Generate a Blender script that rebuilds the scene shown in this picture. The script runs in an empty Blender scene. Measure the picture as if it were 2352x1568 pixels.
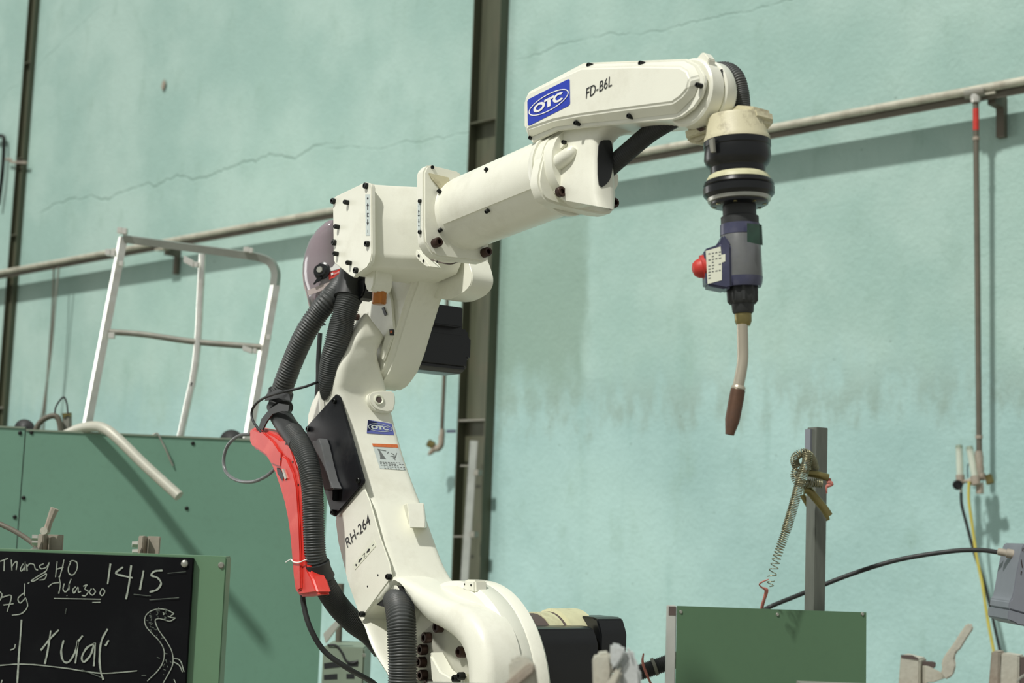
import bpy, bmesh, math, random
from mathutils import Vector as V, Matrix, noise as mnoise
random.seed(7)
sc = bpy.context.scene
COL = sc.collection
# ------------------------------------------------------------------ camera
F = 3400.0; CX, CY = 1176.0, 784.0
PITCH = math.radians(7.2); ROLL = math.radians(2.0)
CAM = V((0, 0, 1.6))
fw = V((0, math.cos(PITCH), math.sin(PITCH)))
u0 = V((0, -math.sin(PITCH), math.cos(PITCH))); r0 = V((1, 0, 0))
cr = r0*math.cos(ROLL) + u0*math.sin(ROLL)
cu = u0*math.cos(ROLL) - r0*math.sin(ROLL)
cd = bpy.data.cameras.new('camera'); cam = bpy.data.objects.new('camera', cd); COL.objects.link(cam)
M4 = Matrix((cr, cu, -fw)).transposed().to_4x4(); M4.translation = CAM
cam.matrix_world = M4
cd.sensor_width = 36; cd.lens = F/2352*36; cd.clip_start = .05
cd.dof.use_dof = True; cd.dof.focus_distance = 3.1; cd.dof.aperture_fstop = 5.0
sc.camera = cam
# ------------------------------------------------------------------ world, lights, exposure
w = bpy.data.worlds.new('world'); sc.world = w; w.use_nodes = True
w.node_tree.nodes['Background'].inputs[0].default_value = (.97, 1.0, .96, 1)
w.node_tree.nodes['Background'].inputs[1].default_value = .40
def sun(name, d, e, ang, col):
    l = bpy.data.lights.new(name, 'SUN'); l.energy = e; l.angle = math.radians(ang); l.color = col
    o = bpy.data.objects.new(name, l); COL.objects.link(o)
    o.rotation_euler = V(d).to_track_quat('Z', 'Y').to_euler(); o.location = V(d)*5 + V((0, 0, 2))
sun('skylight_sun', (-.65, -.7, 1.2), 3.3, 3.2, (1, .98, .93))
def area(name, loc, tgt, size, e, col):
    l = bpy.data.lights.new(name, 'AREA'); l.energy = e; l.shape = 'RECTANGLE'; l.size = size[0]; l.size_y = size[1]; l.color = col
    o = bpy.data.objects.new(name, l); COL.objects.link(o); o.location = loc
    o.rotation_euler = (V(loc)-V(tgt)).to_track_quat('Z', 'Y').to_euler()
area('side_window_light', (-5.6, 7.8, 2.6), (0, 5.6, 1.9), (2.4, 2.4), 70, (1, 1, .97))
vs = sc.view_settings
vs.view_transform = 'Standard'; vs.look = 'None'; vs.gamma = 1; vs.exposure = 0.0; vs.use_curve_mapping = False

# ------------------------------------------------------------------ unprojection helpers
def ray(px, py): return fw + cr*((px-CX)/F) - cu*((py-CY)/F)
def atY(px, py, Y):
    d = ray(px, py); return CAM + d*(Y/d.y)
def onpl(px, py, P0, N):
    d = ray(px, py); return CAM + d*((P0-CAM).dot(N)/d.dot(N))
def proj(p):
    q = p-CAM; z = q.dot(fw); return (CX+F*q.dot(cr)/z, CY-F*q.dot(cu)/z)
def mpp(p): return (p-CAM).dot(fw)/F          # metres per pixel at p
# back wall frame
WU = V((.73, -.683, 0)).normalized(); WN = V((-.683, -.73, 0)).normalized(); W0 = V((2.2, 7.0, 0))
def onw(px, py, off=0): return onpl(px, py, W0+WN*off, WN)
# robot frame: A along the arm (right and towards camera), N sideways (towards camera left)
PSI = math.radians(54)
A = V((math.cos(PSI), -math.sin(PSI), 0)); N = V((-math.sin(PSI), -math.cos(PSI), 0)); Z = V((0, 0, 1))
B = atY(880, 600, 3.4)
def R(px, py, w_=0.): return onpl(px, py, B+N*w_, N)

# ------------------------------------------------------------------ materials
def s2l(c): return tuple(((x/255)/12.92 if x/255 <= .04045 else ((x/255+.055)/1.055)**2.4) for x in c)
def mat(name, c, rough=.5, metal=0., var=.10, scale=14., bump=0., bs=90., c2=None, dirt=0., ds=5., stretch=(1, 1, 1), alpha=None, trans=0., spec=.5):
    m = bpy.data.materials.new(name); m.use_nodes = True; nt = m.node_tree; p = nt.nodes['Principled BSDF']
    L = nt.links.new; c = s2l(c)
    tc = nt.nodes.new('ShaderNodeTexCoord'); mp = nt.nodes.new('ShaderNodeMapping'); mp.inputs['Scale'].default_value = stretch
    L(tc.outputs['Object'], mp.inputs[0])
    n = nt.nodes.new('ShaderNodeTexNoise'); n.inputs['Scale'].default_value = scale; n.inputs['Detail'].default_value = 5
    L(mp.outputs[0], n.inputs['Vector'])
    r = nt.nodes.new('ShaderNodeValToRGB'); L(n.outputs[0], r.inputs[0])
    r.color_ramp.elements[0].position = .3; r.color_ramp.elements[1].position = .7
    a = tuple(x*(1-var) for x in c)+(1,); b = tuple(min(1, x*(1+var)) for x in c)+(1,)
    r.color_ramp.elements[0].color = a; r.color_ramp.elements[1].color = b
    out = r.outputs[0]
    if dirt > 0:
        n2 = nt.nodes.new('ShaderNodeTexNoise'); n2.inputs['Scale'].default_value = ds; n2.inputs['Detail'].default_value = 7; n2.inputs['Roughness'].default_value = .7
        L(tc.outputs['Object'], n2.inputs['Vector'])
        r2 = nt.nodes.new('ShaderNodeValToRGB'); L(n2.outputs[0], r2.inputs[0])
        r2.color_ramp.elements[0].position = .5; r2.color_ramp.elements[1].position = .72
        r2.color_ramp.elements[1].color = (dirt, dirt, dirt, 1); r2.color_ramp.elements[0].color = (0, 0, 0, 1)
        mx = nt.nodes.new('ShaderNodeMix'); mx.data_type = 'RGBA'
        L(r2.outputs[0], mx.inputs['Factor']); L(out, mx.inputs['A']); mx.inputs['B'].default_value = (c2 and s2l(c2) or (.12, .09, .05))+(1,)
        out = mx.outputs['Result']
    L(out, p.inputs['Base Color'])
    p.inputs['Roughness'].default_value = rough; p.inputs['Metallic'].default_value = metal; p.inputs['Specular IOR Level'].default_value = spec
    if bump:
        n3 = nt.nodes.new('ShaderNodeTexNoise'); n3.inputs['Scale'].default_value = bs; n3.inputs['Detail'].default_value = 3
        L(tc.outputs['Object'], n3.inputs['Vector'])
        bp = nt.nodes.new('ShaderNodeBump'); bp.inputs['Strength'].default_value = bump; bp.inputs['Distance'].default_value = .002
        L(n3.outputs[0], bp.inputs['Height']); L(bp.outputs[0], p.inputs['Normal'])
    if alpha is not None: p.inputs['Alpha'].default_value = alpha
    if trans: p.inputs['Transmission Weight'].default_value = trans
    return m
cream = mat('cream_paint', (236, 236, 221), .32, var=.02, dirt=.18, ds=9, c2=(150, 140, 110), bump=.12, bs=700)
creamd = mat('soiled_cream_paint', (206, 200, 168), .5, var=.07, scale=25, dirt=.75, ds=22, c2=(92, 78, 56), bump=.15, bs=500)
black = mat('black_paint', (16, 18, 20), .28, spec=.5, var=.15)
blackp = mat('black_plate_paint', (24, 26, 29), .42, spec=.3, var=.3, scale=6, dirt=.25, ds=9, c2=(95, 95, 92))
rubber = mat('black_rubber', (40, 42, 42), .55, var=.2, scale=20)
hosem = mat('grey_corrugated_plastic', (66, 69, 68), .5, var=.18, scale=12, dirt=.3, ds=14, c2=(96, 84, 70))
boltm = mat('black_oxide_steel', (34, 36, 34), .38, .6, var=.3, scale=60)
boltr = mat('browned_steel', (62, 44, 38), .4, .5, var=.3, scale=60)
steel = mat('steel', (176, 176, 166), .35, .8, var=.12, scale=30)
barm = mat('pale_grey_bar_paint', (176, 178, 172), .5, var=.08, scale=12)
postm = mat('post_grey_steel', (104, 108, 100), .5, .3, var=.12, scale=30, stretch=(4, 4, .5))
tubem = mat('dull_pale_tube', (186, 186, 172), .5, .15, var=.08, scale=14, dirt=.2, ds=14, c2=(150, 130, 104))
postm2 = mat('grey_shaded_tube_steel', (150, 154, 146), .4, .5, var=.08, scale=20)  # darker copy of the frame steel; top bar's shade is put into the colour
zinc = mat('galvanised_steel', (226, 226, 218), .3, .65, var=.1, scale=22, dirt=.25, ds=12, c2=(170, 140, 100))
dsteel = mat('dull_grey_steel', (138, 138, 128), .55, .3, var=.15, scale=18, dirt=.3, ds=10, c2=(110, 85, 60))
rusty = mat('rusty_steel', (160, 152, 138), .7, .15, var=.2, scale=25, dirt=.6, ds=14, c2=(96, 62, 44), bump=.3)
railm = mat('weathered_rail_steel', (184, 182, 166), .6, .25, var=.18, scale=12, dirt=.5, ds=7, c2=(98, 76, 58))
pipem = mat('brown_steel_pipe', (100, 96, 84), .6, .2, var=.15, scale=10, dirt=.3, c2=(90, 60, 45))
colm = mat('dark_olive_column_paint', (76, 80, 62), .55, var=.18, scale=4, stretch=(6, 6, .6), dirt=.3, ds=3, c2=(98, 82, 66))
green = mat('green_powder_coat', (108, 148, 128), .5, var=.04, scale=2.5, dirt=.1, ds=40, c2=(70, 90, 75))
greenb = mat('green_box_paint', (78, 108, 80), .5, var=.04, scale=3, dirt=.1, ds=40, c2=(60, 80, 62))
greenl = mat('green_machine_paint', (96, 130, 100), .5, var=.05, scale=3, dirt=.15, ds=12, c2=(84, 110, 80))
chalkb = mat('chalkboard_black', (12, 13, 16), .7, spec=.12, var=.25, scale=5, dirt=.25, ds=5, c2=(36, 40, 38))
chalk = mat('chalk', (152, 160, 148), .9, var=.25, scale=120)
chalkf = mat('faint_chalk', (92, 100, 92), .9, var=.35, scale=90)
bluem = mat('blue_sticker', (38, 62, 178), .35, var=.04)
bluef = mat('faded_blue_sticker', (92, 100, 168), .45, var=.1, scale=60)
blued = mat('dark_blue_sticker', (20, 26, 66), .35, var=.05)
white = mat('white_print', (240, 240, 236), .45, var=.02)
stick = mat('pale_sticker', (226, 228, 208), .5, var=.03)
stickg = mat('grey_white_sticker', (198, 208, 204), .45, var=.04)
ink = mat('black_ink', (34, 36, 38), .5, var=.05)
inkg = mat('grey_ink', (110, 114, 112), .5, var=.15, scale=300)
orange = mat('orange_print', (206, 110, 60), .5, var=.12, scale=200)
amber = mat('amber_lens', (196, 118, 26), .2, var=.15, scale=40, trans=.35)
red = mat('red_plastic', (206, 50, 40), .38, var=.08, scale=20, dirt=.22, ds=16, c2=(236, 150, 136))
redb = mat('red_rubber', (190, 52, 42), .5, var=.12, scale=40)
navy = mat('navy_plastic', (66, 68, 92), .32, var=.15, scale=25, dirt=.3, ds=20, c2=(110, 108, 116))
greyb = mat('scuffed_grey_plastic', (106, 108, 108), .3, var=.16, scale=22, dirt=.25, ds=18, c2=(70, 72, 96))
dgreen = mat('dark_green_sticker', (26, 52, 40), .4, var=.2, scale=60)
brass = mat('brass', (132, 122, 80), .32, .85, var=.2, scale=30)
copper = mat('browned_copper_nozzle', (104, 78, 62), .5, .55, var=.3, scale=22, dirt=.6, ds=16, c2=(70, 62, 62))
neckm = mat('dull_nickel_tube', (186, 178, 160), .35, .55, var=.1, scale=14)
spring_m = mat('spring_steel', (142, 138, 112), .35, .8, var=.2, scale=60)
pink = mat('faded_red_string', (188, 118, 106), .8, var=.15, scale=80)
yellow = mat('yellow_hose_plastic', (190, 178, 84), .35, var=.1, scale=14)
clear = mat('clear_acrylic', (206, 214, 196), .12, var=.05, alpha=.62)
visor = mat('smoky_visor_plastic', (150, 136, 142), .12, var=.08, scale=5, alpha=.8)
visorr = mat('clear_visor_rim', (206, 192, 188), .25, var=.06, alpha=.8)
greybox = mat('grey_box_paint', (122, 126, 134), .5, var=.06, scale=12, dirt=.2, ds=20, c2=(84, 88, 92))
cast = mat('cast_steel_fixture', (186, 184, 170), .6, .1, var=.12, scale=20, dirt=.35, ds=14, c2=(104, 84, 66), bump=.3, bs=150)
castw = mat('whitened_cast_steel', (196, 200, 198), .55, .2, var=.18, scale=30, dirt=.4, ds=22, c2=(110, 112, 112), bump=.4, bs=120)
palegr = mat('pale_green_grey_paint', (128, 142, 124), .55, var=.08, scale=10)
floorm = mat('concrete_floor', (146, 144, 132), .8, var=.1, scale=2, bump=.2)
creamw = mat('cream_motor_paint', (206, 204, 166), .5, var=.08, scale=30, dirt=.4, ds=22, c2=(120, 104, 74))
brownp = mat('brown_rubber', (88, 76, 72), .6, var=.1)

# ------------------------------------------------------------------ object helpers
WL = {}
def finish(name, bm, m, parent=None, smooth=True, ang=35, bev=None, seg=2):
    bmesh.ops.remove_doubles(bm, verts=bm.verts, dist=1e-6)
    if bev:
        bmesh.ops.bevel(bm, geom=[e for e in bm.edges if e.calc_face_angle(0) > .45], offset=bev, segments=seg, affect='EDGES', clamp_overlap=True)
    bmesh.ops.recalc_face_normals(bm, faces=bm.faces)
    c = V((0, 0, 0))
    if bm.verts:
        lo = V([min(v.co[i] for v in bm.verts) for i in range(3)]); hi = V([max(v.co[i] for v in bm.verts) for i in range(3)]); c = (lo+hi)/2
    for v in bm.verts: v.co -= c
    me = bpy.data.meshes.new(name); bm.to_mesh(me); bm.free()
    me.materials.append(m)
    if smooth:
        me.shade_smooth(); me.set_sharp_from_angle(angle=math.radians(ang))
    o = bpy.data.objects.new(name, me); COL.objects.link(o)
    pw = WL[parent.name] if parent else V((0, 0, 0))
    o.location = c-pw; o.parent = parent; WL[o.name] = c
    if smooth and bev:
        wn = o.modifiers.new('wn', 'WEIGHTED_NORMAL'); wn.keep_sharp = True
    return o
def thing(name, label, cat, loc, group=None):
    o = bpy.data.objects.new(name, None); COL.objects.link(o); o.location = loc; o.empty_display_size = .1
    WL[o.name] = V(loc); o['label'] = label; o['category'] = cat
    if group: o['group'] = group
    return o
def tag(o, label=None, cat=None, group=None, kind=None):
    if label: o['label'] = label
    if cat: o['category'] = cat
    if group: o['group'] = group
    if kind: o['kind'] = kind
    return o
def copy_tree(o, delta, parent=None):
    c = o.copy(); COL.objects.link(c); c.parent = parent
    if parent is None: c.location = o.location + delta
    WL[c.name] = WL[o.name] + delta
    for ch in [x for x in bpy.data.objects if x.parent == o]: copy_tree(ch, delta, c)
    return c
def add_prism(bm, front, vec):
    n = len(front)
    a = [bm.verts.new(p) for p in front]; b = [bm.verts.new(p+vec) for p in front]
    bm.faces.new(a); bm.faces.new(b[::-1])
    for i in range(n): bm.faces.new((a[i], b[i], b[(i+1) % n], a[(i+1) % n]))
def prism(name, front, vec, m, parent=None, bev=None, seg=2, ang=35):
    bm = bmesh.new(); add_prism(bm, front, vec); return finish(name, bm, m, parent, bev=bev, seg=seg, ang=ang)
def rprism(name, pts, wf, wb, m, parent=None, bev=None, seg=2, smoothn=0):
    P = [R(x, y, wf) for x, y in (cr2(pts, smoothn, True) if smoothn else pts)]
    return prism(name, P, N*(wb-wf), m, parent, bev, seg)
def cr2(pts, n=4, closed=False):                  # Catmull-Rom through 2-D or 3-D points (tuples or Vectors)
    P = [V(tuple(p)+((0,) if len(p) == 2 else ())) for p in pts]; k = len(P); out = []
    rng = range(k if closed else k-1)
    for i in rng:
        p0 = P[(i-1) % k] if closed or i > 0 else P[0]*2-P[1]
        p1 = P[i]; p2 = P[(i+1) % k]
        p3 = P[(i+2) % k] if closed or i+2 < k else P[-1]*2-P[-2]
        for j in range(n):
            t = j/n
            out.append(.5*((2*p1)+(p2-p0)*t+(2*p0-5*p1+4*p2-p3)*t*t+(3*p1-p0-3*p2+p3)*t**3))
    if not closed: out.append(P[-1])
    if len(pts[0]) == 2: return [(q.x, q.y) for q in out]
    return out
def add_box(bm, c, ex, ey, ez):
    c = V(c); a = [c-ex-ey-ez, c+ex-ey-ez, c+ex+ey-ez, c-ex+ey-ez]; add_prism(bm, a, ez*2)
def box(name, c, ex, ey, ez, m, parent=None, bev=None):
    bm = bmesh.new(); add_box(bm, c, ex, ey, ez); return finish(name, bm, m, parent, bev=bev)
def frame_of(d):
    d = d.normalized(); h = V((0, 0, 1)) if abs(d.z) < .9 else V((1, 0, 0))
    x = d.cross(h).normalized(); return d, x, d.cross(x).normalized()
def add_lathe(bm, prof, o, ax, seg=24, cap=True, bump=None):
    d, x, y = frame_of(ax); rings = []
    for t, r in prof:
        rings.append([bm.verts.new(o+d*t+(x*math.cos(2*math.pi*k/seg)+y*math.sin(2*math.pi*k/seg))*max(r, 1e-5)*(bump(k) if bump else 1)) for k in range(seg)])
    for a, b in zip(rings, rings[1:]):
        for k in range(seg): bm.faces.new((a[k], a[(k+1) % seg], b[(k+1) % seg], b[k]))
    if cap: bm.faces.new(rings[0][::-1]); bm.faces.new(rings[-1])
def lathe(name, prof, o, ax, m, parent=None, seg=24, bump=None, ang=35):
    bm = bmesh.new(); add_lathe(bm, prof, o, ax, seg, bump=bump); return finish(name, bm, m, parent, ang=ang)
def add_tube(bm, path, rad, seg=12, cap=True, sq=False):
    """sweep; rad number or list; parallel transport"""
    n = len(path); T = []
    for i in range(n):
        T.append((path[min(i+1, n-1)]-path[max(i-1, 0)]).normalized())
    _, x, y = frame_of(T[0]); rings = []
    for i in range(n):
        if i:
            q = T[i-1].rotation_difference(T[i]); x = q @ x; x = (x-T[i]*x.dot(T[i])).normalized()
        y = T[i].cross(x)
        r = rad[i] if isinstance(rad, (list, tuple)) else rad
        rings.append([bm.verts.new(path[i]+(x*math.cos(2*math.pi*(k+.5)/seg)+y*math.sin(2*math.pi*(k+.5)/seg))*r) for k in range(seg)])
    for a, b in zip(rings, rings[1:]):
        for k in range(seg): bm.faces.new((a[k], a[(k+1) % seg], b[(k+1) % seg], b[k]))
    if cap: bm.faces.new(rings[0][::-1]); bm.faces.new(rings[-1])
def tube(name, path, rad, m, parent=None, seg=12, smooth=6):
    P = cr2(path, smooth) if smooth else path
    if isinstance(rad, (list, tuple)) and smooth:
        rr = []
        for i in range(len(rad)-1): rr += [rad[i]+(rad[i+1]-rad[i])*j/smooth for j in range(smooth)]
        rad = rr+[rad[-1]]
    bm = bmesh.new(); add_tube(bm, P, rad, seg); return finish(name, bm, m, parent, ang=50)
def resample(P, step):
    out = [P[0].copy()]; acc = 0
    for a, b in zip(P, P[1:]):
        L = (b-a).length; t = step-acc
        while t <= L: out.append(a.lerp(b, t/L)); t += step
        acc = (acc+L) % step
    return out
def corrugated(name, path, r, pitch, m, parent=None, depth=.1, seg=20):
    P = resample(cr2(path, 12), pitch/4)
    pat = (1, 1, 1-depth, 1-depth)
    bm = bmesh.new(); add_tube(bm, P, [r*pat[i % 4] for i in range(len(P))], seg)
    return finish(name, bm, m, parent, ang=80)
def squaretube(name, path, h, m, parent=None, rot=0.):
    bm = bmesh.new(); P = path
    n = len(P); up = V((0, -1, 0)); rings = []
    for i in range(n):
        T = (P[min(i+1, n-1)]-P[max(i-1, 0)]).normalized()
        x = T.cross(up).normalized(); y = T.cross(x).normalized()
        xx = x*math.cos(rot)+y*math.sin(rot); yy = -x*math.sin(rot)+y*math.cos(rot)
        rings.append([bm.verts.new(P[i]+xx*a+yy*b) for a, b in ((h, h), (-h, h), (-h, -h), (h, -h))])
    for a, b in zip(rings, rings[1:]):
        for k in range(4): bm.faces.new((a[k], a[(k+1) % 4], b[(k+1) % 4], b[k]))
    bm.faces.new(rings[0][::-1]); bm.faces.new(rings[-1])
    return finish(name, bm, m, parent, ang=40)
def bolt(name, p, ax, r, h, m=None, parent=None, socket=True):
    ax = ax.normalized()
    prof = [(-h*.3, r), (h*.8, r), (h, r*.85)]
    if socket: prof += [(h, r*.5), (h*.45, r*.45)]
    return lathe(name, prof, p, ax, m or boltm, parent, seg=14)
def loft(name, rings, m, parent=None, cap=True, ang=45, wn=False):
    bm = bmesh.new(); k = len(rings[0]); RR = [[bm.verts.new(p) for p in r] for r in rings]
    for a, b in zip(RR, RR[1:]):
        for i in range(k): bm.faces.new((a[i], a[(i+1) % k], b[(i+1) % k], b[i]))
    if cap: bm.faces.new(RR[0][::-1]); bm.faces.new(RR[-1])
    return finish(name, bm, m, parent, ang=ang)
def rrect(corners, rad, n=4):                      # corners: 4 points in order; rounded
    out = []; k = len(corners)
    for i in range(k):
        p = corners[i]; a = corners[i-1]-p; b = corners[(i+1) % k]-p
        ra = min(rad, a.length*.45, b.length*.45); p1 = p+a.normalized()*ra; p2 = p+b.normalized()*ra
        for j in range(n+1):
            t = j/n; out.append(p1*(1-t)**2+p*2*t*(1-t)+p2*t*t)
    return out
# flat print: map of pixel outlines on a plane
def sheet(name, polys, P0, Nn, off, m, parent, th=.0006):
    bm = bmesh.new()
    for poly in polys:
        f = [onpl(x, y, P0+Nn*off, Nn) for x, y in poly]; add_prism(bm, f, -Nn*th)
    return finish(name, bm, m, parent, smooth=False)
def ribbon_polys(lines, wd):                       # 2-D strokes -> quads
    out = []
    for ln in lines:
        for (x0, y0), (x1, y1) in zip(ln, ln[1:]):
            d = math.hypot(x1-x0, y1-y0)
            if d < 1e-6: continue
            ux, uy = (x1-x0)/d, (y1-y0)/d; h = wd/2; ex = h*.4
            out.append([(x0-ux*ex-uy*h, y0-uy*ex+ux*h), (x1+ux*ex-uy*h, y1+uy*ex+ux*h), (x1+ux*ex+uy*h, y1+uy*ex-ux*h), (x0-ux*ex+uy*h, y0-uy*ex-ux*h)])
    return out
def chalkline(name, lines, wd, P0, Nn, off, m, parent):
    bm = bmesh.new()
    for k, ln in enumerate(lines):
        n = len(ln); a_ = []; b_ = []
        for i, (x, y) in enumerate(ln):
            x0, y0 = ln[max(i-1, 0)]; x1, y1 = ln[min(i+1, n-1)]; d = math.hypot(x1-x0, y1-y0) or 1
            nx, ny = -(y1-y0)/d, (x1-x0)/d; h = wd/2*random.uniform(.75, 1.15)
            o_ = off+k*.00003
            a_.append(bm.verts.new(onpl(x+nx*h, y+ny*h, P0+Nn*o_, Nn))); b_.append(bm.verts.new(onpl(x-nx*h, y-ny*h, P0+Nn*o_, Nn)))
        for i in range(n-1): bm.faces.new((a_[i], a_[i+1], b_[i+1], b_[i]))
    return finish(name, bm, m, parent, smooth=False)
def bil(q, u, v):                                  # q: BL, BR, TR, TL
    return tuple((1-v)*((1-u)*q[0][i]+u*q[1][i])+v*((1-u)*q[3][i]+u*q[2][i]) for i in (0, 1))
def textmesh(body):
    cu_ = bpy.data.curves.new('t', 'FONT'); cu_.body = body; cu_.resolution_u = 3
    o = bpy.data.objects.new('t', cu_); COL.objects.link(o); bpy.context.view_layer.update()
    dg = bpy.context.evaluated_depsgraph_get(); me = bpy.data.meshes.new_from_object(o.evaluated_get(dg))
    vs_ = [(v.co.x, v.co.y) for v in me.vertices]; fs = [tuple(p.vertices) for p in me.polygons]
    bpy.data.objects.remove(o); bpy.data.meshes.remove(me)
    x0 = min(v[0] for v in vs_); x1 = max(v[0] for v in vs_); y0 = min(v[1] for v in vs_); y1 = max(v[1] for v in vs_)
    return [((x-x0)/(x1-x0), (y-y0)/(y1-y0)) for x, y in vs_], fs
def lettering(name, body, quad, P0, Nn, off, m, parent):
    vs_, fs = textmesh(body); bm = bmesh.new()
    vv = [bm.verts.new(onpl(*bil(quad, u, v), P0+Nn*off, Nn)) for u, v in vs_]
    for f in fs:
        try: bm.faces.new([vv[i] for i in f])
        except ValueError: pass
    return finish(name, bm, m, parent, smooth=False)
def otc(quad, P0, Nn, off, mb, parent, rx=.08, h=None):
    """blue rounded badge, white ellipse ring, three bold letters; all in the badge's own unit square"""
    un = []
    for (cx, cy, a0) in ((1-rx, rx*1.1, -90), (1-rx, 1-rx*1.1, 0), (rx, 1-rx*1.1, 90), (rx, rx*1.1, 180)):
        for k in range(5):
            t = math.radians(a0+90*k/4); un.append((cx+rx*math.cos(t), cy+rx*1.1*math.sin(t)))
    badge = drape('badge', gridq(quad, 8), h, mb, parent) if h else sheet('badge', [[bil(quad, *p) for p in un]], P0, Nn, off, mb, parent, .001)
    pol = []
    def ringp(cx, cy, a, b, ti, tj, t0=0, t1=360, n=28):
        for k in range(n):
            A0 = math.radians(t0+(t1-t0)*k/n); A1 = math.radians(t0+(t1-t0)*(k+1)/n)
            pol.append([bil(quad, cx+math.cos(A0)*(a-ti), cy+math.sin(A0)*(b-tj)), bil(quad, cx+math.cos(A0)*a, cy+math.sin(A0)*b),
                        bil(quad, cx+math.cos(A1)*a, cy+math.sin(A1)*b), bil(quad, cx+math.cos(A1)*(a-ti), cy+math.sin(A1)*(b-tj))])
    ringp(.5, .5, .475, .33, .022, .035, n=40)
    ringp(.275, .5, .135, .165, .06, .075)
    ringp(.735, .5, .135, .165, .06, .075, 40, 320)
    def rc(x0, y0, x1, y1): pol.append([bil(quad, x0, y0), bil(quad, x1, y0), bil(quad, x1, y1), bil(quad, x0, y1)])
    rc(.395, .585, .625, .665); rc(.47, .335, .545, .66)
    if h: drape('badge_print', pol, h, stickg, badge, .0008)
    else: sheet('badge_print', pol, P0, Nn, off+.0012, white, badge, .0004)
    return badge

from mathutils.bvhtree import BVHTree
def hitter(objs, lift=.001):
    trees = []
    for o in objs:
        w_ = WL[o.name]; trees.append(BVHTree.FromPolygons([v.co+w_ for v in o.data.vertices], [tuple(p.vertices) for p in o.data.polygons]))
    def h(x, y, extra=0.):
        d = ray(x, y).normalized(); best = None
        for tr in trees:
            r = tr.ray_cast(CAM, d)
            if r[0] is not None and (best is None or r[3] < best[3]): best = r
        if best is None: return None
        n = best[1] if best[1].dot(d) < 0 else -best[1]
        return best[0]+n*(lift+extra), n
    return h
def drape(name, polys, h, m, parent, extra=0.):
    bm = bmesh.new()
    for poly in polys:
        P = [h(x, y, extra) for x, y in poly]
        if any(p is None for p in P): continue
        add_prism(bm, [p[0] for p in P], -P[0][1]*.0003)
    return finish(name, bm, m, parent, smooth=False)
def gridq(q, n=8, rx=0.):
    out = []
    for i in range(n):
        for j in range(n):
            u, v, u2, v2 = i/n, j/n, (i+1)/n, (j+1)/n
            out.append([bil(q, u, v), bil(q, u2, v), bil(q, u2, v2), bil(q, u, v2)])
    return out

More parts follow.
